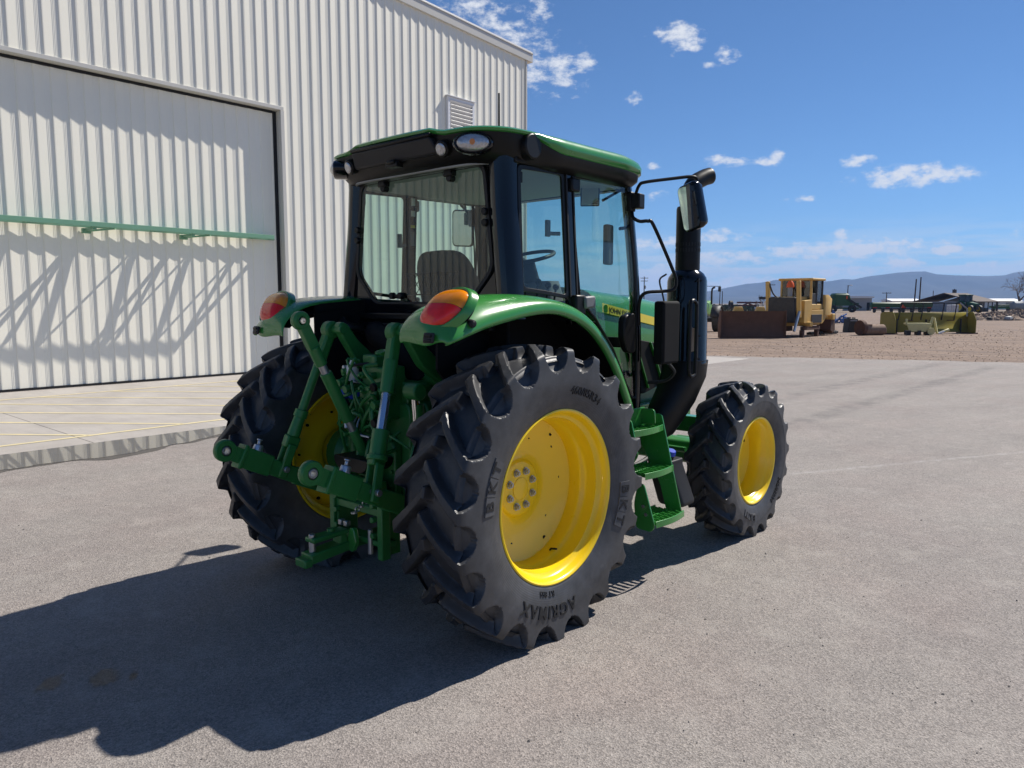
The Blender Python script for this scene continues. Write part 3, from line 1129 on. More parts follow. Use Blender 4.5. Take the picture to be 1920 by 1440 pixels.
def make_tyre(name, RO, W, WM, RM, RB, XB, nlug, depth, A, zc, parent, nth=860, curve=0.85, hw0=.024, hw1=.036, phase=0.0, sag=.022, rm='rubber'):
    sc = RO / .788
    # envelope of one half: (x, r)
    half = [(0, RO), (.35 * W, RO - .002), (.65 * W, RO - .006), (.86 * W, RO - .013), (.95 * W, RO - .016), (W, RO - .022), (W + .006, RO - .038),
            (W + .009, RO - .065), (W + .010, RO - .090), (W + .011, RO - .115), (W + .012, RO - .140), (WM, RM + .03), (WM, RM), (WM - .004, RM - .03), (XB + .026, RB + .055), (XB + .019, RB + .045), (XB + .021, RB + .036), (XB + .013, RB + .028), (XB + .012, RB + .012), (XB + .004, RB), (XB - .02, RB - .012)]
    # dense resample
    P = np.array(half, float)
    seg = np.hypot(*np.diff(P, axis=0).T)
    cum = np.r_[0, np.cumsum(seg)]
    want = []
    for i in range(len(P) - 1):
        r_mid = (P[i, 1] + P[i + 1, 1]) / 2
        st = .0062 if r_mid > RO - .145 else .014
        k = max(1, int(round(seg[i] / st)))
        want += list(cum[i] + seg[i] * np.arange(k) / k)
    want.append(cum[-1])
    want = np.array(want)
    H = np.c_[np.interp(want, cum, P[:, 0]), np.interp(want, cum, P[:, 1])]
    # soften the corners of the polyline
    for _ in range(2):
        H[1:-1] = .25 * H[:-2] + .5 * H[1:-1] + .25 * H[2:]
    full = np.r_[H[::-1] * [-1, 1], H[1:]]
    T = np.gradient(full, axis=0)
    T /= np.hypot(*T.T)[:, None]
    Nn = np.c_[-T[:, 1], T[:, 0]]
    sgn = np.where((Nn[:, 1] * 1.0 + Nn[:, 0] * np.sign(full[:, 0])) < 0, -1, 1)
    Nn *= sgn[:, None]
    xs, rs = full[:, 0], full[:, 1]
    th = np.arange(nth) * 2 * np.pi / nth
    pitch = 2 * np.pi / nlug
    TH, X = np.meshgrid(th, xs, indexing='ij')
    _, RR = np.meshgrid(th, rs, indexing='ij')
    lug = np.zeros_like(X)
    for side, stag in ((1, 0.0), (-1, .5)):
        s = X * side
        q = np.clip(s / W, 0, 1)
        c = phase + stag * pitch + A * q ** curve
        u = (TH - c + pitch / 2) % pitch - pitch / 2
        um = np.abs(u) * RO * (.80 + .2 * np.minimum(1, q * 2))
        hw = hw0 + (hw1 - hw0) * q ** 1.5
        dn = np.clip((RO - .020 - RR) / (.108 * sc), 0, 1)         # 0 at the corner, 1 at the foot of the scallop
        gap = pitch * RO / 2 - hw
        v = pitch * RO / 2 - um
        vw = gap * np.sqrt(np.clip(1 - dn ** 2.2, 0, 1))
        soft = .012 + .005 * (1 - q)
        m = 1 - sstep(-.002, soft, vw - v)
        m *= sstep(-.034, -.016, s)
        lug = np.maximum(lug, np.where(s > -.04, m, 0))
    dep = np.interp(np.abs(xs) , [0, .7 * W, .9 * W, W], [depth, depth, depth * 1.12, depth * 1.15])
    dside = np.clip((rs - (RO - .026 - .112 * sc)) / (.10 * sc), 0, 1)
    dep = dep * np.where(np.abs(xs) >= W * .97, dside ** .4, 1)
    dep[rs < RO - .026 - .112 * sc] = 0
    D = -(1 - lug) * dep[None, :]
    # step marks on the flat of the voids, shallow wear on the lugs
    rx = xs[None] + D * Nn[None, :, 0]
    rr = rs[None] + D * Nn[None, :, 1]
    Y = rr * np.cos(TH)
    Z = rr * np.sin(TH)
    low = -zc + .003
    pen = np.clip((low + .13 - Z) / .13, 0, 1) ** 2 * (Y * 0 + 1)
    rx = rx + np.sign(rx) * pen * sag * sstep(.3 * W, W, np.abs(rx))
    Z = np.maximum(Z, low)
    V = np.stack([rx, Y, Z], -1).reshape(-1, 3)
    m = len(xs)
    i = np.arange(nth)[:, None]
    j = np.arange(m - 1)[None]
    i2 = (i + 1) % nth
    F = np.stack([i * m + j, i2 * m + j, i2 * m + j + 1, i * m + j + 1], -1).reshape(-1, 4)
    me = bpy.data.meshes.new(name)
    me.vertices.add(len(V))
    me.vertices.foreach_set('co', V.ravel().astype(np.float32))
    me.loops.add(F.size)
    me.loops.foreach_set('vertex_index', F.ravel().astype(np.int32))
    me.polygons.add(len(F))
    me.polygons.foreach_set('loop_start', np.arange(0, F.size, 4, dtype=np.int32))
    me.polygons.foreach_set('loop_total', np.full(len(F), 4, dtype=np.int32))
    me.update(calc_edges=True)
    me.validate()
    me.materials.append(MATS[rm])
    me.shade_smooth()
    me.set_sharp_from_angle(angle=R(42))
    o = bpy.data.objects.new(name, me)
    COL.objects.link(o)
    o.parent = parent
    prof = sorted([(r_, x_) for x_, r_ in H])
    return o, (np.array([p[0] for p in prof]), np.array([p[1] for p in prof]))


def side_text(body, size, rc, phi, prof, parent, depth=.003, wide=1.0, matname='rubber_letter', bold=0.0, space=1.0):
    vs, fs = text_geo(body, size, depth, 3, bold, space)
    # subdivide long faces is not needed: letters are small
    b = MB()
    out = []
    for x, y, z in vs:
        r_ = rc + y
        a = R(phi) - x * wide / rc
        xx = float(np.interp(r_, prof[0], prof[1])) + .001 + z
        out.append((xx, r_ * math.cos(a), r_ * math.sin(a)))
    b.add(out, fs)
    return b.build('lettering', matname, parent, smooth=False)


def letter_block(rc, phi, w, h, prof, parent):
    """raised plate behind a moulded letter"""
    b = MB()
    rows = []
    n = 6
    for k in range(n + 1):
        a = R(phi) + (w / rc) * (.5 - k / n)
        row = []
        for j, (dr, dz) in enumerate(((-h / 2, -.004), (-h / 2 + .003, .0055), (0, .0055), (h / 2 - .003, .0055), (h / 2, -.004))):
            r_ = rc + dr
            xx = float(np.interp(r_, prof[0], prof[1])) + dz
            row.append((xx, r_ * math.cos(a), r_ * math.sin(a)))
        rows.append(row)
    b.grid(rows)
    b.f += [tuple(range(5)), tuple(n * 5 + k for k in range(5))]
    b.m += [0, 0]
    return b.build('letter_plate', 'rubber_plate', parent, smooth=False)


def make_rim(name, prof, disc, parent, nb, rb, hubx, boltr, holes):
    b = MB()
    b.lathe(prof, 'x', n=96)
    rim = b.build(name, 'yellow', parent, angle=50)
    b = MB()
    b.lathe(disc, 'x', n=96)
    b.build('wheel_disc', 'yellow', parent, angle=60)
    for k in range(nb):
        a = 2 * math.pi * (k + .5) / nb
        y, z = rb * math.cos(a), rb * math.sin(a)
        b = MB()
        b.cyl((hubx - .002, y, z), (hubx + .006, y, z), boltr * 1.30, n=20)
        b.cyl((hubx + .006, y, z), (hubx + .020, y, z), boltr, n=6)
        b.cyl((hubx + .020, y, z), (hubx + .027, y, z), boltr * .62, boltr * .5, n=14)
        b.build('wheel_bolt', 'zinc', parent, smooth=False)
    for (x, r_, a, s_, nx) in holes:
        b = MB()
        y, z = r_ * math.cos(R(a)), r_ * math.sin(R(a))
        b.cyl((x - .012, y, z), (x + .0015, y, z), s_, n=14)
        b.build('rim_hole', 'black_matt', parent, smooth=False)
    return rim


RZ, FZ, WB = 0.742, 0.562, 2.371
RPROF = [(-.196, .464), (-.205, .460), (-.207, .452), (-.198, .444), (-.165, .436), (-.150, .425), (-.140, .398), (-.06, .388), (.03, .388), (.055, .396), (.062, .404), (.100, .407), (.140, .412), (.150, .430), (.165, .437), (.190, .440), (.200, .446), (.2065, .455), (.204, .462), (.196, .464)]
RDISC = [(-.030, .388), (-.034, .378), (-.045, .360), (-.062, .310), (-.078, .255), (-.086, .215), (-.088, .168), (-.082, .158), (-.070, .150), (-.068, .140), (-.068, .064), (-.0705, .0635), (-.0705, .061), (-.066, .060), (-.064, .050), (-.063, .0005)]
FPROF = [(-.140, .334), (-.148, .330), (-.149, .322), (-.140, .316), (-.115, .310), (-.105, .300), (-.098, .282), (-.03, .275), (.03, .276), (.045, .284), (.090, .288), (.100, .300), (.115, .309), (.140, .314), (.149, .322), (.150, .329), (.146, .334), (.140, .336)]
FDISC = [(-.040, .276), (-.046, .266), (-.060, .235), (-.075, .195), (-.080, .160), (-.076, .150), (-.070, .145), (-.070, .070), (-.058, .066), (-.050, .055), (-.048, .0005)]
RH = [(-.0585, .325, 38, .009, 0), (-.0585, .325, 2, .007, 0), (-.072, .28, 75, .007, 0), (-.068, .295, -42, .007, 0), (-.066, .30, 112, .007, 0), (-.066, .30, -105, .007, 0), (-.046, .358, -60, .011, 0), (-.046, .358, 50, .011, 0), (-.066, .30, 150, .007, 0), (-.066, .30, -150, .007, 0)]
FH = [(-.058, .24, 25, .012, 0), (-.06, .235, 150, .010, 0), (-.06, .235, -100, .010, 0)]

tyre_prof = {}
for side in (1, -1):
    w = empty('rear_wheel', (side * .890, 0, RZ), tractor)
    ty, pr = make_tyre('tyre', .788, .226, .238, .600, .458, .197, 20, .056, .27, RZ, w, hw0=.022, hw1=.032, rm='rubber', phase=R(14.3) - .27 if side == 1 else .1)
    h = empty('hub', (0, 0, 0), w, 0 if side == 1 else math.pi)
    make_rim('rim', RPROF, RDISC, w, 8, .100, -.068, .0165, RH)
    bpy.data.objects.remove(h)
    b = MB()
    b.tube([(.02, .392 * math.cos(R(-68)), .392 * math.sin(R(-68))), (.035, .375 * math.cos(R(-68)), .375 * math.sin(R(-68))), (.075, .368 * math.cos(R(-68)), .368 * math.sin(R(-68)))], .006, n=8)
    b.build('valve_stem', 'black_satin', w)
    if side == 1:
        for phi0 in (164.0, -14.6):
            for ch, off in (('B', 9.0), ('K', 0.0), ('T', -9.0)):
                letter_block(.566, phi0 + off, .084, .080, pr, w)
                side_text(ch, .082, .566, phi0 + off, pr, w, depth=.0066, wide=1.10, bold=.0022)
        side_text('AGRIMAX', .090, .586, -102.5, pr, w, depth=.004, wide=1.0, bold=.0022, space=1.22)
        side_text('RT 855', .040, .497, -104, pr, w, depth=.003, wide=1.05)
        side_text('460/85R34', .064, .560, 71, pr, w, depth=.003, wide=.98)
    if side == -1:
        for ch in CHILD_OF(w):
            if ch.name.split('.')[0] in ('rim', 'wheel_disc', 'wheel_bolt', 'rim_hole'):
                ch.rotation_euler = (0, 0, math.pi)
for side in (1, -1):
    w = empty('front_wheel', (side * .985, WB, FZ), tractor)
    ty, pr = make_tyre('tyre', .592, .165, .176, .455, .334, .141, 18, .044, .30, FZ, w, nth=640, rm='rubber_front', hw0=.020, hw1=.028, phase=R(5.0) if side == 1 else .2, sag=.016)
    make_rim('rim', FPROF, FDISC, w, 8, .095, -.070, .014, FH)
    if side == 1:
        side_text('340/85R24', .052, .420, -42, pr, w, depth=.003)
        for ch, off in (('B', 9.5), ('K', 0.0), ('T', -9.5)):
            letter_block(.425, -112 + off, .062, .056, pr, w)
            side_text(ch, .066, .425, -112 + off, pr, w, depth=.0085)
    else:
        for ch in CHILD_OF(w):
            if ch.name.split('.')[0] in ('rim', 'wheel_disc', 'wheel_bolt', 'rim_hole'):
                ch.rotation_euler = (0, 0, math.pi)
# ------------------------------------------------------------------ tractor: cab, roof, fenders, hood
T = tractor
mat('stripe_yellow', (0.78, 0.60, 0.02), 0.35, coat=0.3)


def sym(fn):
    for s in (1, -1):
        fn(s)


# ---- fenders
# station: outer edge (x, y, z), mid (x, y, z), inner (x, y, z)
FST = [((.872, -.592, 1.552), (.750, -.604, 1.532), (.545, -.588, 1.555)),
       ((.892, -.588, 1.568), (.750, -.615, 1.578), (.540, -.596, 1.598)),
       ((.904, -.545, 1.590), (.752, -.585, 1.668), (.540, -.567, 1.658)),
       ((.907, -.465, 1.625), (.755, -.502, 1.738), (.545, -.490, 1.716)),
       ((.907, -.350, 1.665), (.760, -.385, 1.778), (.550, -.380, 1.752)),
       ((.907, -.163, 1.702), (.770, -.170, 1.793), (.560, -.170, 1.772)),
       ((.907, .030, 1.733), (.775, .030, 1.794), (.585, .030, 1.775)),
       ((.907, .210, 1.737), (.780, .240, 1.775), (.660, .240, 1.765)),
       ((.907, .450, 1.678), (.785, .500, 1.728), (.735, .510, 1.728)),
       ((.907, .630, 1.572), (.790, .680, 1.600), (.740, .690, 1.602)),
       ((.907, .800, 1.398), (.800, .850, 1.420), (.745, .860, 1.425)),
       ((.907, .925, 1.200), (.800, .970, 1.215), (.750, .980, 1.220)),
       ((.907, 1.000, 1.070), (.800, 1.045, 1.075), (.750, 1.055, 1.080))]


def fender(s):
    rows = []
    for k, (o_, m_, i_) in enumerate(FST):
        O, M_, I = Vector(o_), Vector(m_), Vector(i_)
        lip = Vector((0, .010, -(.006, .012, .020, .030, .038, .042, .042, .042, .042)[min(k, 8)]))
        if k > 7:
            a = FST[min(k + 1, len(FST) - 1)][0]
            b_ = FST[k - 1][0]
            t = Vector((0, a[1] - b_[1], a[2] - b_[2])).normalized()
            lip = Vector((0, t.z, -t.y)) * .042
            if lip.z > 0 or lip.y > 0:
                lip = -lip
        row = [O + lip + Vector((-.030, 0, 0)), O + lip, O + lip * .35, O + Vector((-.006, 0, 0.004)), O.lerp(M_, .16) + Vector((0, 0, .014)), O.lerp(M_, .5) + Vector((0, 0, .016)), M_, M_.lerp(I, .5) + Vector((0, 0, .006)), I, I + Vector((-.006, .0, -.018))]
        rows.append([(p.x * s, p.y, p.z) for p in row])
    b = MB()
    b.grid(rows)
    b.build('fender', 'green', T, subsurf=2, solid=.010)
    # black liner below and the inner wall beside the cab
    b = MB()
    rows = []
    for k, (o_, m_, i_) in enumerate(FST[2:]):
        O, M_, I = Vector(o_), Vector(m_), Vector(i_)
        row = [O + Vector((-.034, .012, -.050)), O.lerp(M_, .5) + Vector((0, .012, -.045)), M_ + Vector((0, .012, -.06)), I + Vector((-.02, .012, -.06)), Vector((.55, I.y + .02, I.z - .06))]
        rows.append([(p.x * s, p.y, p.z) for p in row])
    b.grid(rows)
    poly = [(-.36, 1.74), (.10, 1.775), (.36, 1.765), (.56, 1.71), (.74, 1.60), (.90, 1.38), (1.00, 1.15), (1.05, 1.00), (.60, .86), (.15, 1.00), (-.15, 1.15), (-.36, 1.40)]
    b.prism(poly, .545 * s, .560 * s, 'yz')
    b.build('fender_liner', 'black_matt', T, solid=0)


sym(fender)

# tail lights let into the fender tails
LN = Vector((0, -.78, .62)).normalized()


def tail_light(s):
    c = Vector((.765 * s, -.500, 1.712))
    ex = Vector((1, 0, 0))
    ey = LN.cross(ex).normalized() * 1.0
    if ey.z < 0:
        ey = -ey

    def pt(u, v, w):
        sk = .12 * v * s
        return c + ex * (u * .124 + sk * .25) + ey * (v * .120) + LN * w

    def dome(v0, v1, name, m):
        b = MB()
        rows = []
        for i in range(13):
            v = v0 + (v1 - v0) * i / 12
            half = math.sqrt(max(0.0004, 1 - abs(v) ** 2.8)) * (1.0 + .10 * v)
            row = []
            for k in range(17):
                u = half * (-1 + 2 * k / 16)
                rr = min(1.0, u * u / max(half * half, 1e-6))
                w = .050 * (max(0, 1 - rr ** 1.6) ** .5) * max(.02, 1 - abs(v) ** 2.2) ** .5 + .004
                row.append(pt(u, v, w))
            rows.append(row)
        b.grid(rows)
        return b.build(name, m, tl, subsurf=1)
    b = MB()
    rim_ = [pt(1.06 * math.cos(2 * math.pi * k / 40), 1.06 * math.sin(2 * math.pi * k / 40), .006) for k in range(40)]
    back = [pt(1.02 * math.cos(2 * math.pi * k / 40), 1.02 * math.sin(2 * math.pi * k / 40), -.06) for k in range(40)]
    b.loft([back, rim_])
    tl = b.build('tail_light', 'black_satin', T)
    dome(-1.0, .02, 'red_lens', 'red_lens')
    dome(.032, 1.0, 'amber_lens', 'amber_lens')
    # green brow round the lamp
    b = MB()
    n = 40
    rows = []
    for f, w in ((1.04, .010), (1.09, .015), (1.17, .004), (1.28, -.030)):
        rows.append([pt(f * math.cos(2 * math.pi * k / n), f * math.sin(2 * math.pi * k / n) * (1.0 if math.sin(2 * math.pi * k / n) < 0 else 1.02), w) for k in range(n)])
    b.grid(rows, closed=True)
    b.build('lamp_surround', 'green', T, subsurf=1)
    # switch pad under the lamp
    b = MB()
    b.box((.785 * s, -.622, 1.582), (.066, .014, .050), rot=(-12, 0, 4 * s))
    sw = b.build('hitch_switch', 'plastic_dark', T, bevel=.006)
    for dz in (-.011, .011):
        b = MB()
        b.box((.785 * s, -.630, 1.582 + dz), (.046, .008, .014), rot=(-8, 0, 4 * s))
        b.build('switch_button', 'black_satin', sw, bevel=.003)
    b = MB()
    b.cyl((.880 * s, -.445, 1.650), (.918 * s, -.455, 1.648), .021, .019, n=18)
    b.cyl((.918 * s, -.455, 1.648), (.923 * s, -.456, 1.648), .012, n=14)
    b.build('socket_cap', 'plastic_dark', T, bevel=.003)


sym(tail_light)

# ---- cab frame
def pillar(name, secs, m='black_gloss', bevel=0.012):
    b = MB()
    b.loft([[(x, y, z) for x, y in pl] for pl, z in secs])
    return b.build(name, m, T, bevel=bevel, seg=3)


def XS(z):
    """half width of the cab side at a height"""
    return float(np.interp(z, [1.0, 1.10, 1.45, 1.77, 2.23, 2.5, 2.6], [.752, .750, .745, .735, .702, .690, .688]))


def c_pillar(s):
    def sec(xi, xo, y):
        w = xo - xi
        return [(xi * s, y + .035), (xi * s, y + .004), ((xi + .22 * w) * s, y - .014), ((xi + .5 * w) * s, y - .020), ((xi + .76 * w) * s, y - .010), ((xi + .93 * w) * s, y + .018), (xo * s, y + .055), (xo * s, y + .090), ((xo - .05) * s, y + .10)]
    pillar('rear_pillar', [(sec(.640, .775, .005), 1.66), (sec(.640, .765, .000), 1.80), (sec(.622, .752, .005), 1.93), (sec(.585, .715, .012), 2.25), (sec(.566, .702, .015), 2.48), (sec(.560, .704, .012), 2.55)], bevel=0)


sym(c_pillar)


def b_pillar(s):
    b = MB()
    b.bar((.738 * s, .562, 1.62), (.682 * s, .558, 2.53), .070, .045, up=(1, 0, 0))
    b.build('door_pillar', 'black_gloss', T, bevel=.01, seg=3)
    for dy in (-.030, .034):
        b = MB()
        b.bar((.752 * s, .560 + dy, 1.70), (.706 * s, .558 + dy, 2.49), .012, .016, up=(1, 0, 0))
        b.build('window_seal', 'seal', T)


sym(b_pillar)


def a_pillar(s):
    pts = [(.752 * s, 1.280, 1.02), (.750 * s, 1.284, 1.30), (.742 * s, 1.284, 1.60), (.718 * s, 1.277, 2.00), (.690 * s, 1.222, 2.52)]
    b = MB()
    rows = []
    for p in smooth_path(pts, 4):
        rows.append([(p.x - .045 * s, p.y - .01, p.z), (p.x, p.y - .030, p.z), (p.x + .012 * s, p.y, p.z), (p.x, p.y + .040, p.z), (p.x - .06 * s, p.y + .055, p.z), (p.x - .085 * s, p.y + .03, p.z)])
    b.loft(rows)
    b.build('front_pillar', 'black_gloss', T, bevel=.008)
    b = MB()
    b.tube([(p.x + .014 * s, p.y - .040, p.z) for p in smooth_path(pts, 4)], .006, n=8)
    b.build('door_seal_strip', 'seal', T)


sym(a_pillar)

# rear frame round the window
WIN = [(.548, 2.500), (.612, 1.935), (.425, 1.745), (-.425, 1.745), (-.612, 1.935), (-.548, 2.500)]
OUTR = [(.640, 2.545), (.690, 1.930), (.690, 1.640), (-.690, 1.640), (-.690, 1.930), (-.640, 2.545)]
b = MB()
inner = round_poly(WIN, .055, 5)
outer = round_poly(OUTR, .02, 5)
rows = [[(x, .020, z) for x, z in inner], [(x, .020, z) for x, z in outer], [(x, .055, z) for x, z in outer], [(x, .055, z) for x, z in inner], [(x, .020, z) for x, z in inner]]
b.grid(rows, closed=True)
b.build('rear_frame', 'black_gloss', T, bevel=.004)
b = MB()
i2 = round_poly([(x * .975, 2.12 + (z - 2.12) * .975) for x, z in WIN], .055, 5)
i1 = round_poly([(x * 1.012, 2.12 + (z - 2.12) * 1.012) for x, z in WIN], .06, 5)
rows = [[(x, .016, z) for x, z in i2], [(x, .006, z) for x, z in i2], [(x, .006, z) for x, z in i1], [(x, .022, z) for x, z in i1]]
b.grid(rows, closed=True)
b.build('window_seal', 'seal', T)
b = MB()
b.add([(x, .012, z) for x, z in i1], [tuple(range(len(i1)))])
rw = b.build('rear_window', 'glass_rear', T, smooth=False)
for x in (-.295, .295):
    b = MB()
    b.box((x, -.006, 2.497), (.055, .05, .07))
    b.cyl((x - .035, -.016, 2.470), (x + .035, -.016, 2.470), .014, n=12)
    b.cyl((x, -.02, 2.450), (x, .02, 2.450), .021, n=16)
    b.build('window_hinge', 'black_satin', rw, bevel=.006)
for x, z in ((-.24, 1.792), (-.16, 1.792), (.560, 2.245), (.563, 2.185), (-.575, 2.215), (-.580, 2.15)):
    b = MB()
    b.cyl((x, -.014, z), (x, .016, z), .020, .022, n=18)
    b.build('window_knob', 'black_satin', rw, bevel=.004)
b = MB()
b.box((-.20, .002, 1.792), (.06, .012, .018))
b.build('window_latch', 'black_satin', rw, bevel=.003)

# side windows and doors
def quarter_window(s):
    poly = [(.098, 1.822), (.30, 1.806), (.512, 1.782), (.512, 2.495), (.115, 2.485)]
    pr = round_poly(poly, .035, 4)

    def X(z):
        return (XS(z) + .006) * s
    b = MB()
    b.add([(X(z), y, z) for y, z in pr], [tuple(range(len(pr)))])
    q = b.build('quarter_window', 'glass', T, smooth=False)
    ring = round_poly(poly, .035, 4)
    cy, cz = .305, 2.15
    r2_ = [(cy + (y - cy) * .92, cz + (z - cz) * .965) for y, z in ring]
    r1_ = [(cy + (y - cy) * 1.05, cz + (z - cz) * 1.03) for y, z in ring]
    b = MB()
    b.grid([[(X(z) + .002 * s, y, z) for y, z in r2_], [(X(z) + .009 * s, y, z) for y, z in r2_], [(X(z) + .009 * s, y, z) for y, z in r1_], [(X(z) - .008 * s, y, z) for y, z in r1_]], closed=True)
    b.build('window_frame', 'black_satin', q, bevel=.002)
    x0 = X(2.16)
    b = MB()
    b.tube([(x0 - .015 * s, .495, 2.150), (x0 - .045 * s, .470, 2.150), (x0 - .05 * s, .425, 2.150)], .012, n=10)
    b.box((x0 - .05 * s, .420, 2.178), (.02, .032, .095))
    b.build('latch_lever', 'plastic_grey', q, bevel=.004)
    b = MB()
    b.box((x0 - .02 * s, .135, 2.43), (.02, .035, .06))
    b.build('window_hinge', 'black_satin', q, bevel=.004)


sym(quarter_window)


def door_glass(s):
    def X(z):
        return (XS(z) + .008) * s
    poly = [(.626, 1.773), (.790, 1.644), (.970, 1.454), (1.112, 1.239), (1.186, 1.126), (1.240, 1.115), (1.252, 1.45), (1.252, 1.78), (1.238, 2.23), (1.195, 2.500), (.602, 2.492), (.604, 2.1)]
    pr = round_poly(poly, .03, 3)
    b = MB()
    # glass follows the slight lean of the cab side
    zs = [1.0, 1.45, 1.77, 2.23, 2.6]
    b.add([(X(z), y, z) for y, z in pr], [tuple(range(len(pr)))])
    d = b.build('cab_door', 'glass', T, smooth=False)
    b = MB()
    b.tube([(X(z) + .003 * s, y, z) for y, z in pr + pr[:1]], .009, n=8)
    b.build('door_frame', 'black_satin', d)
    b = MB()
    b.box((.792 * s, .650, 1.752), (.042, .105, .072), rot=(4, 0, 0))
    b.build('door_handle', 'plastic_grey', d, bevel=.012)
    b = MB()
    b.box((.775 * s, .575, 1.735), (.045, .10, .12))
    b.build('door_hinge', 'black_satin', d, bevel=.012)
    b = MB()
    b.prism(round_poly([(1.075, 1.665), (1.20, 1.690), (1.215, 1.42), (1.13, 1.42), (1.07, 1.52)], .04, 4), (X(1.5) - .03 * s), X(1.5) + .024 * s, 'yz')
    b.build('door_lock', 'black_satin', d, bevel=.01)
    b = MB()
    b.box((.715 * s, .598, 2.438), (.042, .085, .080))
    b.build('door_hinge', 'black_satin', d, bevel=.012)


sym(door_glass)

# windscreen and the far front corner
b = MB()
b.add([(-.690, 1.320, 1.50), (.690, 1.320, 1.50), (.640, 1.262, 2.50), (-.640, 1.262, 2.50)], [(0, 1, 2, 3)])
ws = b.build('windscreen', 'glass', T, smooth=False)
b = MB()
b.box((0, 1.315, 1.48), (1.40, .05, .07))
b.box((0, 1.245, 2.512), (1.30, .06, .05))
b.build('windscreen_frame', 'black_satin', ws, bevel=.01)
for s in (1, -1):
    b = MB()
    b.bar((.690 * s, .08, 2.522), (.685 * s, 1.24, 2.522), .05, .045)
    b.build('roof_rail', 'black_satin', T, bevel=.01)

# ---- roof
def zb_of(y, x, s_=1):
    if y < .12:
        v = 2.642
    else:
        t = min(1, max(0, (y - .12) / .30))
        t = t * t * (3 - 2 * t)
        v = 2.642 * (1 - t) + 2.575 * t
    return v


def roof_plan(inset, y0, y1, w0=.70, w1=.80):
    pts = []
    base = rrect(-1, 1, 0, 1, (.0, .0, .0, .0), 1)
    out = []
    raw = rrect(-.80 + inset, .80 - inset, y0 + inset, y1 - inset, (.20, .13, .13, .20), 9)
    # add points along the straight edges
    m = len(raw)
    for i in range(m):
        a, c_ = Vector(raw[i]), Vector(raw[(i + 1) % m])
        L_ = (c_ - a).length
        k = max(1, int(L_ / .06))
        for j in range(k):
            out.append(a.lerp(c_, j / k))
    res = []
    for p in out:
        t = (p.y - y0) / (y1 - y0)
        w = .90 + .10 * min(1, t / .35) - .07 * max(0, (t - .75) / .25) ** 2
        yy_ = p.y + .07 * (p.x / .8) ** 2 * max(0, 1 - t / .4) - .06 * (p.x / .8) ** 2 * max(0, (t - .6) / .4)
        res.append((p.x * w, yy_))
    return res


RY0, RY1 = -.205, 1.400
ref = roof_plan(0, RY0, RY1)
NP = len(ref)
cx, cy = 0.0, .60


def ins(k, d):
    x, y = ref[k]
    v = Vector((x - cx, (y - cy) * .8))
    v = v.normalized()
    return x - v.x * d, y - v.y * d


def hump(x, y):
    if y > .1:
        return 0.0
    a = abs(x)
    t = min(1, max(0, (.40 - a) / .05))
    f = min(1, max(0, (.1 - y) / .2))
    return .024 * t * t * (3 - 2 * t) * f


def front_drop(y):
    return .045 * max(0, (y - 1.0) / .4) ** 2


rings = []
for d, fz in ((.018, 0.0), (0.0, 0.10), (-.004, .45), (.012, .75), (.050, .95), (.11, 1.03), (.22, 1.15), (.40, 1.25), (.60, 1.28)):
    ring = []
    for k in range(NP):
        x, y = ins(k, d)
        zb = zb_of(ref[k][1], ref[k][0]) - front_drop(ref[k][1]) * .5
        zt = 2.678 - front_drop(y)
        hh = hump(ref[k][0], ref[k][1])
        z = zb + (zt - zb) * min(fz, 1.0) + max(0, fz - 1) * .10 + hh * (1 if d < .2 else .4)
        ring.append((x, y, z))
    rings.append(ring)
b = MB()
b.grid(rings, closed=True)
b.f.append(tuple(len(b.v) - NP + k for k in range(NP)))
b.m.append(0)
roof = b.build('roof', 'green', T, angle=60)
# black lower shell with the lamps
rings = []
for d, kz in ((.30, 'in'), (.10, 'bot'), (.055, 'b2'), (.022, 'mid'), (.016, 'top'), (.05, 'top2')):
    ring = []
    for k in range(NP):
        x, y = ins(k, d)
        zb = zb_of(ref[k][1], ref[k][0]) - front_drop(ref[k][1]) * .5 + hump(ref[k][0], ref[k][1])
        rear = min(1, max(0, (.25 - ref[k][1]) / .3))
        if kz == 'in':
            z = 2.505
        elif kz == 'bot':
            z = 2.492 - .004
            y += .075 * rear
        elif kz == 'b2':
            z = 2.505
            y += .045 * rear
        elif kz == 'mid':
            z = 2.505 + (zb - 2.505) * .45
            y += .012 * rear
        else:
            z = zb + (.004 if kz == 'top' else .008)
        ring.append((x, y, z))
    rings.append(ring)
b = MB()
b.grid(rings, closed=True)
b.build('roof_underside', 'black_satin', T, angle=50)
b = MB()
pl = [ins(k, .13) for k in range(NP)]
b.loft([[(x, y, 2.493) for x, y in pl], [(x, y, 2.500) for x, y in pl]])
b.build('headliner', 'headliner', T)
# rear visor panel
b = MB()
pan = [(-.345, -.208, 2.640), (.345, -.208, 2.640), (.375, -.165, 2.552), (-.375, -.165, 2.552)]
b.add([(x, y - .003, z) for x, y, z in pan] + [(x, y + .05, z) for x, y, z in pan], [(0, 1, 2, 3), (4, 7, 6, 5), (0, 4, 5, 1), (1, 5, 6, 2), (2, 6, 7, 3), (3, 7, 4, 0)])
b.build('rear_visor', 'plastic_dark', T, bevel=.012, seg=3)
b = MB()
b.tube([(-.35, -.205, 2.650), (.35, -.205, 2.650)], .012, n=8)
b.box((0, -.165, 2.535), (.10, .05, .03))
b.cyl((-.035, -.19, 2.548), (.035, -.19, 2.548), .012, n=10)
b.build('visor_latch', 'black_satin', T, bevel=.004)


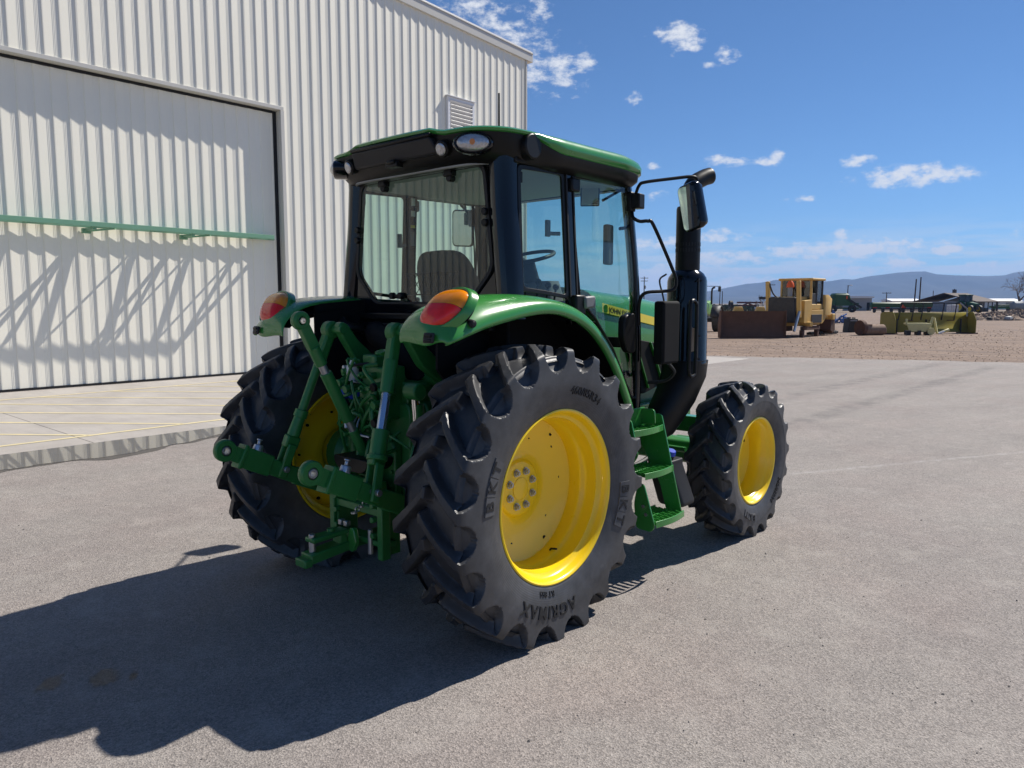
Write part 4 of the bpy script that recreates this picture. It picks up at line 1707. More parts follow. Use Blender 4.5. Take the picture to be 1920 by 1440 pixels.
def lamps(s):
    # work lamp in a socket
    d = Vector((.10 * s, -1, -.35)).normalized()
    c = Vector((.410 * s, -.160, 2.575))
    b = MB()
    b.cyl(c - d * .03, c + d * .024, .044, .046, n=24)
    wl_ = b.build('work_lamp', 'black_satin', T, bevel=.006)
    b = MB()
    b.cyl(c + d * .024, c + d * .034, .036, .030, n=24)
    b.build('lamp_glass', 'clear_lens', wl_, bevel=.006)
    # oval turn lamp on the corner
    d = Vector((.62 * s, -.78, .0)).normalized()
    u = Vector((0, 0, 1)).cross(d).normalized()
    up = Vector((0, 0, 1))
    c = Vector((.600 * s, -.128, 2.582))

    def ring(f, w, g=1.0):
        return [c + u * (.090 * f * math.cos(2 * math.pi * k / 36)) + up * (.047 * f * g * math.sin(2 * math.pi * k / 36)) + d * w for k in range(36)]
    b = MB()
    b.loft([ring(1.22, -.06), ring(1.22, .010), ring(1.10, .022), ring(1.0, .018), ring(.9, -.01)])
    tl = b.build('turn_lamp', 'black_gloss', T, angle=60)
    b = MB()
    b.loft([ring(.99, .012), ring(.93, .024), ring(.75, .034), ring(.45, .040), ring(.1, .042)])
    b.build('lamp_glass', 'clear_lens', tl, angle=70)
    b = MB()
    b.loft([[p for p in ring(.20, .036, 2.0)], [p for p in ring(.15, .0435, 2.0)]])
    b.build('lamp_bulb', 'bulb_amber', tl)
    # blank cover on the side of the roof
    b = MB()
    b.cyl((.70 * s, .165, 2.588), (.7725 * s, .165, 2.588), .072, .068, n=28)
    b.build('speaker_cover', 'black_satin', T, bevel=.008)


sym(lamps)
b = MB()
b.cyl((-.05, .78, 2.70), (-.05, .78, 3.135), .0075, .006, n=8)
b.cyl((-.05, .78, 2.69), (-.05, .78, 2.75), .016, .012, n=12)
b.build('antenna', 'black_satin', T)

# ---- inside the cab
b = MB()
rows = []
for z, hw, y, th in ((1.58, .24, .36, .12), (1.72, .255, .33, .12), (1.86, .255, .285, .11), (1.98, .235, .245, .10), (2.045, .19, .225, .085), (2.075, .13, .215, .06)):
    rows.append([(x - .03, yy_, z) for x, yy_ in rrect(-hw, hw, y - th / 2, y + th / 2, min(.045, th * .45), 4)])
b.loft(rows)
seat = b.build('seat', 'seat_cloth', T, subsurf=1)
b = MB()
b.box((-.03, .50, 1.55), (.50, .46, .12))
b.build('seat_cushion', 'seat_cloth', seat, bevel=.04, seg=3)
b = MB()
b.box((-.03, .42, 1.36), (.36, .38, .28))
b.build('seat_base', 'plastic_dark', seat, bevel=.02)
# storage net behind the seat
b = MB()
for k in range(9):
    x = -.26 + k * .045
    b.cyl((x, .135, 1.80), (x + .10, .140, 1.93), .0025, n=5)
    b.cyl((x + .10, .135, 1.80), (x, .140, 1.93), .0025, n=5)
b.tube([(-.27, .135, 1.80), (.22, .135, 1.80)], .005, n=6)
b.tube([(-.27, .140, 1.93), (.22, .140, 1.93)], .005, n=6)
b.build('storage_net', 'black_satin', seat)
b = MB()
b.tube([(.0 + .19 * math.cos(a), 1.02 + .175 * math.sin(a), 2.065 + .05 * math.sin(a)) for a in [2 * math.pi * k / 40 for k in range(41)]], .013, n=10)
sw = b.build('steering_wheel', 'plastic_dark', T)
b = MB()
for a in (30, 150, 270):
    b.bar((0, 1.02, 2.03), (.18 * math.cos(R(a)), 1.02 + .165 * math.sin(R(a)), 2.06 + .045 * math.sin(R(a))), .03, .012)
b.cyl((0, 1.02, 2.045), (0, 1.06, 1.90), .045, .06, n=18)
b.build('steering_column', 'plastic_dark', sw, bevel=.004)
b = MB()
b.loft([[(x, y, z) for x, y in rrect(-.20, .20, 1.00, 1.20, .05, 4)] for z in (1.30, 1.80)] + [[(x, y, 1.90 + .0) for x, y in rrect(-.17, .17, 1.04, 1.19, .05, 4)]])
b.build('dashboard', 'plastic_grey', T, angle=45)
b = MB()
b.loft([[(x, y, z) for x, y in rrect(.26, .525, .10, .95, .06, 4)] for z in (1.30, 1.68)] + [[(x, y, 1.76) for x, y in rrect(.29, .50, .14, .88, .06, 4)]])
con = b.build('side_console', 'plastic_grey', T, angle=45)
for k, (y, h) in enumerate(((.62, .12), (.72, .10), (.80, .09), (.50, .08))):
    b = MB()
    b.tube([(.41, y, 1.75), (.41, y + .02, 1.75 + h)], .007, n=8)
    b.ball((.41, y + .02, 1.76 + h), .022, 10)
    b.build('control_lever', 'plastic_dark', con)
b = MB()
b.box((.0, .66, 1.27), (1.40, 1.24, .05))
b.build('cab_floor', 'plastic_dark', T, bevel=.01)
b = MB()
b.prism([(.70, 1.66), (.70, 1.25), (-.70, 1.25), (-.70, 1.66)], .030, .055, 'xz')
b.build('cab_rear_panel', 'black_matt', T, bevel=.01)
b = MB()
b.box((.0, -.012, 1.605), (1.26, .05, .035))
b.box((.0, -.005, 1.665), (1.34, .04, .04))
b.build('rear_rail', 'black_satin', T, bevel=.008)
# rubber bellows / air duct behind the cab
b = MB()
b.tube(smooth_path([(-.38, -.02, 1.56), (-.20, -.11, 1.53), (.02, -.12, 1.45), (.12, -.08, 1.30)], 5), .075, n=14)
b.build('air_duct', 'black_matt', T)
for s in (1, -1):
    b = MB()
    b.tube(smooth_path([(.575 * s, -.10, 1.665), (.56 * s, -.155, 1.64), (.50 * s, -.145, 1.60), (.47 * s, -.06, 1.58)], 5), .030, n=10)
    b.build('hose_elbow', 'black_satin', T)
# inside mirror
b = MB()
b.box((.50, 1.06, 2.440), (.125, .02, .130), rot=(-8, 0, 34))
im = b.build('inside_mirror', 'black_satin', T, bevel=.02, seg=3)
b = MB()
b.box((.50 + .0070, 1.06 - .0100, 2.4385), (.108, .004, .113), rot=(-8, 0, 34))
b.build('mirror_glass', 'mirror', im, bevel=.002)
b = MB()
b.cyl((.50, 1.07, 2.48), (.50, 1.09, 2.51), .01, n=8)
b.build('mirror_stem', 'black_satin', im)

for z, m_, h in ((2.455, 'white_plastic', .055), (2.375, 'white_plastic', .040), (2.285, 'stripe_yellow', .018), (2.20, 'plastic_grey', .10)):
    b = MB()
    b.box((-XS(z) + .034, .545, z), (.002, .036, h))
    b.build('warning_sticker', m_, T, smooth=False)

# ---- outside mirrors
def mirror(s):
    c = Vector((1.04 * s, 1.413, 2.362))
    yaw = -24 if s == 1 else -26
    Rm = Euler((R(7), R(-9 if s == 1 else 3), R(yaw * s * 1.0)), 'XYZ').to_matrix()
    b = MB()
    o2 = rrect(-.092, .092, -.150, .150, .035, 6)
    rows = []
    for f, y in ((.96, -.012), (1.0, -.004), (1.0, .020), (.90, .050), (.62, .068)):
        rows.append([c + Rm @ Vector((x * f, y, z * f)) for x, z in o2])
    b.loft(rows)
    mo = b.build('side_mirror', 'black_gloss', T, angle=50)
    b = MB()
    gl = rrect(-.080, .080, -.138, .138, .028, 6)
    b.loft([[c + Rm @ Vector((x, -.0135, z)) for x, z in gl], [c + Rm @ Vector((x, -.0165, z)) for x, z in gl]])
    b.build('mirror_glass', 'mirror', mo, smooth=False)
    b = MB()
    b.tube(smooth_path([(.755 * s, 1.205, 2.40), (.765 * s, 1.195, 2.445), (.800 * s, 1.176, 2.493), (.835 * s, 1.190, 2.512), (.95 * s, 1.325, 2.538), (1.035 * s, 1.420, 2.553), (1.055 * s, 1.455, 2.540), (1.055 * s, 1.462, 2.49)], 5), .0105, n=10)
    b.build('mirror_arm', 'black_satin', mo)
    b = MB()
    b.box((.765 * s, 1.222, 2.402), (.060, .085, .095), rot=(0, 0, 8 * s))
    b.box((.722 * s, 1.205, 2.400), (.04, .06, .125))
    b.build('mirror_bracket', 'black_satin', mo, bevel=.008)


sym(mirror)
# bowed rail that holds the work lamp post and goes round the exhaust
b = MB()
b.tube(smooth_path([(.725, 1.215, 2.36), (.735, 1.200, 2.325), (.752, 1.190, 2.295), (.790, 1.210, 2.272), (.830, 1.242, 2.273), (.855, 1.272, 2.245), (.920, 1.419, 1.960), (.932, 1.442, 1.885), (.920, 1.424, 1.835), (.885, 1.355, 1.824), (.820, 1.256, 1.815), (.783, 1.243, 1.776), (.765, 1.252, 1.69), (.762, 1.255, 1.60)], 6), .0115, n=10)
b.build('hand_rail', 'black_satin', T)
b = MB()
b.tube(smooth_path([(.700, 1.185, 2.44), (.69, 1.165, 2.475), (.665, 1.12, 2.455), (.62, 1.03, 2.40)], 5), .009, n=8)
b.build('grab_rail', 'black_satin', T)
b = MB()
b.tube(smooth_path([(.712, 1.23, 2.33), (.708, 1.225, 2.27), (.702, 1.19, 2.238), (.695, 1.12, 2.225)], 5), .011, n=8)
b.build('grab_rail', 'black_satin', T)
b = MB()
b.box((.655, 1.050, 2.120), (.045, .085, .255), rot=(0, 0, 12))
b.build('monitor', 'plastic_grey', T, bevel=.012)

# ---- hood
def hood_half(y):
    t = (y - 1.30) / 1.70
    w = .405 - .065 * t - .03 * max(0, t - .8) / .2
    zt = 1.845 - .125 * t - .16 * max(0, t - .55) ** 2 / .2
    return w, zt


rows = []
for y in (1.28, 1.45, 1.70, 1.95, 2.2, 2.45, 2.62, 2.76, 2.85, 2.90):
    w, zt = hood_half(y)
    e = max(0, (y - 2.55) / .35)
    zt -= .22 * e * e
    w -= .07 * e * e
    half = [(w + .005, 1.13 + .06 * e), (w + .012, 1.30), (w + .012, 1.50), (w + .004, zt - .17), (w - .012, zt - .115), (w - .035, zt - .045), (w - .10, zt - .008), (w - .20, zt + .012), (.0, zt + .020)]
    rows.append([(x, y, z) for x, z in half] + [(-x, y, z) for x, z in half[-2::-1]])
b = MB()
b.grid(rows)
n = len(rows[0])
b.f.append(tuple(len(b.v) - n + k for k in range(n)))
b.m.append(0)
hood = b.build('hood', 'green', T, subsurf=1)
for s in (1, -1):
    # side screen: black mesh panel framed in green ribs
    b = MB()
    w = .405
    b.prism(round_poly([(1.62, 1.50), (1.92, 1.46), (2.5, 1.38), (2.45, 1.20), (2.2, 1.12), (1.85, 1.05)], .06, 4), (.398) * s, .424 * s, 'yz')
    sg = b.build('side_grille', 'black_matt', hood, bevel=.006)
    for k in range(3):
        b = MB()
        y0 = 1.74 + k * .22
        b.bar((.427 * s, y0, 1.475 - k * .025), (.427 * s, y0 + .20, 1.10 + .01 * k), .012, .030, up=(1, 0, 0))
        b.build('grille_rib', 'green', hood, bevel=.003)
    # yellow stripe and lettering
    b = MB()
    r0, r1 = [], []

    def zs_(y):
        return 1.684 - .147 * (y - 1.337)
    for i in range(11):
        y = 1.335 + i * .12
        w, zt = hood_half(y)
        r0.append(((w + .0165) * s, y, zs_(y)))
        r1.append(((w + .0130) * s, y, zs_(y) + .064))
    b.grid([r0, r1])
    b.build('hood_stripe', 'stripe_yellow', hood, smooth=False)
    vs, fs = text_geo('JOHN DEERE', .060, .0006)
    x0 = min(v[0] for v in vs)
    b = MB()
    out_ = []
    for x, yv, z in vs:
        y = (1.418 + (x - x0) * 1.02) if s == 1 else (1.418 + .42 - (x - x0) * 1.02)
        w, zt = hood_half(y)
        out_.append(((w + .0165 + z) * s, y, zs_(y) + .028 + yv * .95))
    b.add(out_, fs)
    b.build('hood_lettering', 'seal', hood, smooth=False)
    b = MB()
    w, zt = hood_half(1.375)
    b.prism(round_poly([(1.352, zs_(1.375) + .006), (1.398, zs_(1.375) + .002), (1.398, zs_(1.375) + .048), (1.375, zs_(1.375) + .060), (1.352, zs_(1.375) + .052)], .012, 3), (w + .012) * s, (w + .0185) * s, 'yz')
    b.build('hood_badge', 'green', hood, smooth=False)
# cowl between hood and cab
b = MB()
b.loft([[(x, 1.20, z) for x, z in rrect(-.50, .50, 1.10, 1.62, .06, 4)], [(x, 1.32, z) for x, z in rrect(-.43, .43, 1.10, 1.62, .06, 4)]])
b.build('cowl', 'black_matt', T)
# ------------------------------------------------------------------ tractor: exhaust, steps, chassis, hitch
def lathe_z(name, prof, c, m, parent=T, n=40, angle=40):
    b = MB()
    b.lathe([(z, r_) for r_, z in prof], 'z', c=(c[0], c[1], 0), n=n)
    return b.build(name, m, parent, angle=angle)


EX, EY = .82, 1.795
st = lathe_z('exhaust_stack', [(.082, 1.95), (.085, 1.99), (.085, 2.40), (.080, 2.415), (.066, 2.42), (.066, 2.36), (.001, 2.36)], (EX, EY), 'black_satin')
b = MB()
b.tube(smooth_path([(EX, EY, 2.40), (EX, EY, 2.50), (EX + .010, EY + .04, 2.575), (EX + .035, EY + .13, 2.625), (EX + .055, EY + .19, 2.645)], 6), .056, n=24, cap=False)
b.build('exhaust_tip', 'black_satin', st, solid=.004)
# slots in the shield, in two rows
for zz in (2.115, 2.155):
    b = MB()
    for k in range(26):
        a = 2 * math.pi * k / 26
        b.box((EX + .0853 * math.cos(a), EY + .0853 * math.sin(a), zz), (.002, .008, .026), rot=(0, 0, math.degrees(a)))
    q = b.build('shield_slot', 'seal', st, smooth=False)
can = lathe_z('exhaust_canister', [(.001, 1.985), (.075, 1.985), (.085, 1.975), (.112, 1.955), (.132, 1.925), (.138, 1.90), (.140, 1.70), (.146, 1.66), (.148, 1.345), (.152, 1.335), (.152, 1.318), (.14, 1.31), (.001, 1.31)], (EX, EY), 'black_gloss', angle=30)
b = MB()
for z in (1.90, 1.52, 1.36):
    for a in (-35, -25):
        b.cyl((EX + .150 * math.cos(R(a)), EY + .150 * math.sin(R(a)), z), (EX + .158 * math.cos(R(a)), EY + .158 * math.sin(R(a)), z), .007, n=10)
b.bar((EX + .149 * math.cos(R(-28)), EY + .149 * math.sin(R(-28)), 1.36), (EX + .141 * math.cos(R(-28)), EY + .141 * math.sin(R(-28)), 1.92), .006, .012)
b.build('canister_seam', 'black_satin', can)
# lower duct
b = MB()
rows = []
for (x, y, z, w, d, tilt) in ((.82, 1.795, 1.345, .150, .150, 0), (.82, 1.775, 1.24, .145, .155, 8), (.805, 1.70, 1.10, .125, .150, 28), (.785, 1.60, .98, .110, .135, 38), (.77, 1.53, .895, .100, .12, 40), (.765, 1.50, .85, .07, .08, 42)):
    ring = []
    for k in range(24):
        a = 2 * math.pi * k / 24
        u, v = math.cos(a), math.sin(a)
        u = math.copysign(abs(u) ** .75, u)
        v = math.copysign(abs(v) ** .75, v)
        dy, dz = v * d, 0
        cs, sn = math.cos(R(tilt)), math.sin(R(tilt))
        ring.append((x + u * w, y + dy * cs, z - dy * sn))
    rows.append(ring)
b.loft(rows)
b.build('exhaust_duct', 'black_satin', T, angle=40)
b = MB()
b.box((.930, 1.335, 1.555), (.08, .21, .41))
b.build('battery_box', 'black_matt', T, bevel=.018, seg=3)
b = MB()
hoop = [(.985, 1.545, 1.30), (.985, 1.545, 1.715), (.985, 1.56, 1.755), (.985, 1.595, 1.765), (.985, 1.625, 1.745), (.985, 1.635, 1.70), (.985, 1.635, 1.30), (.985, 1.62, 1.26), (.985, 1.585, 1.25), (.985, 1.555, 1.265), (.985, 1.545, 1.30)]
b.tube(smooth_path(hoop, 4), .012, n=8)
b.build('guard_hoop', 'black_satin', T)
b = MB()
b.box((.975, 1.592, 1.50), (.02, .05, .17))
b.build('guard_plate', 'black_gloss', T, bevel=.006)
b = MB()
b.tube(smooth_path([(.86, 1.44, 1.94), (.82, 1.42, 1.90), (.84, 1.43, 1.80), (.86, 1.44, 1.70)], 5), .006, n=7)
b.tube(smooth_path([(.88, 1.46, 1.34), (.90, 1.50, 1.28), (.84, 1.50, 1.22), (.72, 1.46, 1.20)], 5), .012, n=7)
b.build('cable', 'seal', T)

# ---- steps
st_ = MB()
st_.prism(round_poly([(.76, 1.02), (.93, 1.02), (1.10, .36), (.995, .33), (.93, .55), (.78, .80)], .02, 3), 1.292, 1.304, 'xz')
steps = st_.build('step_ladder', 'green', T, bevel=.003)
b = MB()
b.prism(round_poly([(.76, 1.02), (.93, 1.02), (.985, .80), (.93, .72), (.78, .80)], .02, 3), .925, .937, 'xz')
b.build('ladder_side', 'green', steps, bevel=.003)
b = MB()
b.prism(round_poly([(.985, .63), (1.03, .63), (1.115, .375), (1.09, .335), (.98, .34), (.96, .50)], .025, 3), .925, .937, 'xz')
b.build('ladder_side', 'green', steps, bevel=.003)
b = MB()
b.prism(round_poly([(.80, 1.06), (.93, 1.06), (.94, .96), (.80, .96)], .02, 3), 1.20, 1.212, 'xz')
b.box((.83, 1.11, .985), (.012, .34, .16))
b.build('ladder_back', 'green', steps, bevel=.003)
for (x0, x1, z, y0, y1) in ((.79, .945, .935, .94, 1.285), (.83, 1.025, .675, .94, 1.29), (.90, 1.110, .385, .94, 1.29)):
    b = MB()
    # bowed outer lip, back bar and serrated cross slats
    lip = []
    for i in range(9):
        t = i / 8
        lip.append((x1 + .020 * math.sin(math.pi * t), y0 + (y1 - y0) * t))
    rows = [[(x - .004, y, z + .018) for x, y in lip], [(x + .004, y, z + .018) for x, y in lip], [(x + .006, y, z - .022) for x, y in lip], [(x - .004, y, z - .026) for x, y in lip]]
    b.grid(rows)
    b.box((x0, (y0 + y1) / 2, z), (.008, y1 - y0, .035))
    b.box(((x0 + x1) / 2, (y0 + y1) / 2, z - .002), (.007, y1 - y0, .026))
    tr = b.build('step_tread', 'green', steps, solid=0, bevel=.002)
    for k in range(7):
        y = y0 + (y1 - y0) * (k + .6) / 7.2
        b = MB()
        nn = 5
        for j in range(nn):
            xa = x0 + (x1 - x0) * j / nn
            xb = x0 + (x1 - x0) * (j + 1) / nn
            b.prism([(xa, z - .014), (xb, z - .014), (xb, z + .010), (xa, z + .018)], y - .0025, y + .0025, 'xz')
        b.build('tread_slat', 'green', tr, smooth=False)
for x, z in ((1.03, .49), (1.05, .44)):
    b = MB()
    b.cyl((x, .920, z), (x, .928, z), .011, n=12)
    b.build('ladder_bolt', 'zinc', steps)
# tank by the steps with its blue cap
b = MB()
b.loft([[(x, y, z) for x, y in rrect(.80, .985, 1.325, 1.52, .035, 4)] for z in (.70, .66)] + [[(x + .07, y + .02, .42) for x, y in rrect(.80, 1.0, 1.325, 1.52, .035, 4)], [(x + .075, y + .02, .395) for x, y in rrect(.81, .99, 1.335, 1.51, .03, 4)]])
tank = b.build('fluid_tank', 'plastic_dark', T, bevel=.010, seg=3)
b = MB()
b.cyl((.93, 1.40, .70), (.945, 1.395, .735), .030, n=18)
b.build('tank_neck', 'black_satin', tank)
b = MB()
b.cyl((.945, 1.395, .733), (.957, 1.39, .765), .034, .030, n=18)
b.build('tank_cap', 'blue_plastic', tank, bevel=.004)

# ---- driveline, axles, frame
b = MB()
b.loft([[(x, y, z) for x, z in rrect(-.26, .26, .52, 1.18, .06, 4)] for y in (-.16, .95)] + [[(x, 1.35, z) for x, z in rrect(-.22, .22, .50, 1.10, .06, 4)], [(x, 2.65, z) for x, z in rrect(-.20, .20, .55, 1.10, .06, 4)]])
b.build('gearbox', 'green_cast', T, bevel=.01)
for s in (1, -1):
    b = MB()
    b.lathe([(.24 * s, .19), (.34 * s, .185), (.42 * s, .15), (.62 * s, .125), (.66 * s, .17), (.74 * s, .175), (.80 * s, .13)], 'x', c=(0, 0, RZ), n=32)
    b.build('rear_axle', 'green_cast', T)
b = MB()
b.loft([[(x, y, z) for y, z in rrect(WB - .11, WB + .11, FZ - .08, FZ + .10, .04, 4)] for x in (-.80, .80)])
for s in (1, -1):
    b.lathe([(.74 * s, .16), (.90 * s, .155), (.935 * s, .12)], 'x', c=(0, WB, FZ), n=28)
    b.cyl((.77 * s, WB, FZ - .19), (.77 * s, WB, FZ + .20), .055, n=18)
b.build('front_axle', 'green_cast', T, bevel=.006)
b = MB()
for s in (1, -1):
    b.box((.30 * s, 2.05, .86), (.05, 1.55, .19))
b.box((0, 2.76, .84), (.58, .16, .24))
b.box((.55, 2.12, .835), (.45, .10, .12))
b.box((.62, 1.82, .93), (.08, .55, .07))
b.build('front_frame', 'green', T, bevel=.008)
b = MB()
b.cyl((.36, WB + .17, FZ + .06), (.72, WB + .17, FZ + .06), .028, n=12)
b.cyl((.62, WB - .16, FZ + .04), (-.62, WB - .16, FZ + .04), .022, n=12)
b.build('steering_ram', 'green_cast', T)
b = MB()
b.tube(smooth_path([(.30, .7, .75), (.58, 1.0, .62), (.62, 1.5, .60), (.50, 2.1, .66)], 5), .018, n=8)
b.build('hydraulic_hose', 'seal', T)

# ---- rear hitch
def link(name, p0, p1, r0, r1=None, m='green_cast', n=18, parent=T):
    q = MB()
    q.cyl(p0, p1, r0, r1, n=n)
    return q.build(name, m, parent, bevel=.003)


def plate_yz(name, poly, x0, x1, m='green_cast', parent=T, rr=.0, bevel=.006):
    q = MB()
    q.prism(round_poly(poly, rr, 4) if rr else poly, x0, x1, 'yz')
    return q.build(name, m, parent, bevel=bevel)


# rear casting: a stack of plates, ribs and bolts
b = MB()
b.loft([[(x, y, z) for x, z in rrect(-.24, .24, .52, 1.18, .05, 4)] for y in (-.14, -.28)])
b.loft([[(x, y, z) for x, z in rrect(-.17, .17, .60, .98, .08, 5)] for y in (-.28, -.335)])
b.loft([[(x, y, z) for x, z in rrect(-.20, .20, 1.05, 1.30, .04, 4)] for y in (-.04, -.26)])
hs = b.build('rear_housing', 'green_cast', T, bevel=.01)
for k in range(12):
    a = 2 * math.pi * k / 12
    link('housing_bolt', (.145 * math.cos(a), -.335, .79 + .165 * math.sin(a)), (.145 * math.cos(a), -.350, .79 + .165 * math.sin(a)), .013, n=6, parent=hs)
link('pto_shaft', (0, -.335, .72), (0, -.44, .72), .026, m='steel', n=14)
b = MB()
b.prism(round_poly([(-.16, .88), (.16, .88), (.15, .835), (.10, .80), (-.10, .80), (-.15, .835)], .02, 3), -.335, -.52, 'xz')
b.build('pto_guard', 'black_satin', T, bevel=.008)
# hydraulic block with couplers
b = MB()
b.box((.05, -.31, 1.24), (.20, .16, .30))
b.box((.02, -.33, 1.42), (.12, .12, .07))
b.box((.03, -.40, 1.18), (.15, .03, .20))
hb = b.build('valve_block', 'green_cast', T, bevel=.01)
rs = random.Random(4)
for i in range(4):
    for j in range(2):
        x, z = -.015 + j * .085, 1.115 + i * .075
        link('valve_port', (x, -.385, z), (x, -.425, z), .022, .019, n=14, parent=hb)
        link('port_plug', (x, -.425, z), (x, -.440, z), .011, n=6, m='green_cast', parent=hb)
b = MB()
for i in range(18):
    x, z = .02 + rs.uniform(-.17, .17), 1.08 + rs.uniform(0, .34)
    b.tube(smooth_path([(x, -.39, z), (x + rs.uniform(-.05, .05), -.45, z + rs.uniform(-.06, .06)), (x + rs.uniform(-.15, .10), -.43, z - rs.uniform(.05, .2)), (x + rs.uniform(-.16, .12), -.33, z - rs.uniform(.1, .28))], 4), rs.choice((.007, .009, .011)), n=7)
b.build('hydraulic_pipe', 'green_cast', T)
b = MB()
b.tube(smooth_path([(-.20, -.35, 1.36), (-.12, -.42, 1.385), (-.03, -.41, 1.40), (.06, -.36, 1.41)], 5), .009, n=7)
b.tube(smooth_path([(-.10, -.38, 1.12), (-.09, -.44, 1.02), (-.02, -.43, .97), (.06, -.40, .98)], 5), .008, n=7)
b.build('hydraulic_hose', 'seal', T)
for dx in (0, .035):
    b = MB()
    b.tube(smooth_path([(-.060 + dx, -.40, 1.13), (-.065 + dx, -.44, 1.06), (-.03 + dx, -.46, 1.01), (.04 + dx, -.44, .995)], 5), .0065, n=7)
    b.build('pressure_line', 'zinc', T)
b = MB()
b.lathe([(1.30, .028), (1.325, .036), (1.38, .036), (1.395, .030), (1.405, .016), (1.42, .013), (1.425, .001)], 'z', c=(-.12, -.40, 0), n=18)
b.build('white_cap', 'white_plastic', T)
b = MB()
b.cyl((-.185, -.37, 1.225), (-.08, -.42, 1.225), .034, n=16)
b.cyl((-.195, -.43, 1.215), (-.17, -.33, 1.225), .030, n=16)
b.build('blue_coupler', 'blue_plastic', T, bevel=.005)
b = MB()
b.cyl((-.145, -.44, 1.19), (-.120, -.455, 1.10), .024, n=14)
b.cyl((-.118, -.455, 1.09), (-.10, -.46, 1.03), .018, n=14)
b.build('coupler_body', 'zinc', T, bevel=.003)
link('filler_pipe', (.045, -.30, 1.38), (.05, -.33, 1.475), .026, .034, m='green')
link('filler_pipe', (.06, -.26, 1.26), (.045, -.30, 1.39), .020)
# quick couplers with hanging dust caps, small fittings
for i, (x, z) in enumerate(((-.10, 1.27), (-.10, 1.19), (-.165, 1.30), (.155, 1.30), (.155, 1.20), (.155, 1.10))):
    q = link('quick_coupler', (x, -.36, z), (x, -.455, z - .012), .021, m='green_cast', n=14)
    link('coupler_cap', (x, -.455, z - .012), (x, -.475, z - .015), .024, m='black_satin' if i % 2 else 'green_cast', n=14, parent=q)
for i in range(16):
    x, z = rs.uniform(-.18, .20), rs.uniform(.92, 1.40)
    link('pipe_fitting', (x, -.34 - rs.uniform(0, .07), z), (x + rs.uniform(-.02, .02), -.40 - rs.uniform(0, .05), z + rs.uniform(-.02, .02)), rs.choice((.010, .013, .016)), n=6, m=rs.choice(('green_cast', 'green_cast', 'zinc')))
b = MB()
for k in range(4):
    x = -.22 + .02 * k
    b.tube(smooth_path([(x, -.24, 1.30 - .03 * k), (x - .03, -.36, 1.22 - .02 * k), (x + .01, -.40, 1.08), (x + .06, -.37, .95), (x + .05, -.30, .86)], 5), .0075, n=6)
b.build('hydraulic_hose', 'seal', T)
for k in range(5):
    b = MB()
    y, z = -.46 - .028 * k, .64 - .012 * k
    b.lathe([(-.004, .011), (-.004, .017), (.004, .017), (.004, .011)], 'x' if k % 2 else 'z', c=(.08 + .004 * k, y, z), n=12, closed=True)
    b.build('chain_link', 'zinc', T)
# rocker arms
for s in (1, -1):
    x = .345 if s == 1 else -.235
    arm = [(-.10, 1.26), (-.30, 1.40), (-.400, 1.545), (-.430, 1.610), (-.405, 1.640), (-.360, 1.625), (-.300, 1.540), (-.16, 1.42), (-.02, 1.36)]
    plate_yz('rocker_arm', arm, x - .030, x + .030, rr=.03, bevel=.010)
    link('rocker_pin', (x - .10, -.405, 1.592), (x + .04, -.405, 1.592), .024)
    link('lift_cylinder', (x + .015 * s, -.330, 1.20), (x + .010 * s, -.30, .80), .036, m='green_cast')
    ram = link('cylinder_rod', (x + .020 * s, -.352, 1.26), (x + .012 * s, -.322, .98), .0235, m='chrome', n=24)
    q = MB()
    q.cyl((x - .03, -.352, 1.27), (x + .07, -.352, 1.27), .048, n=20)
    q.build('cylinder_eye', 'green_cast', T, bevel=.008)
link('rocker_shaft', (-.36, -.06, 1.32), (.36, -.06, 1.32), .055)
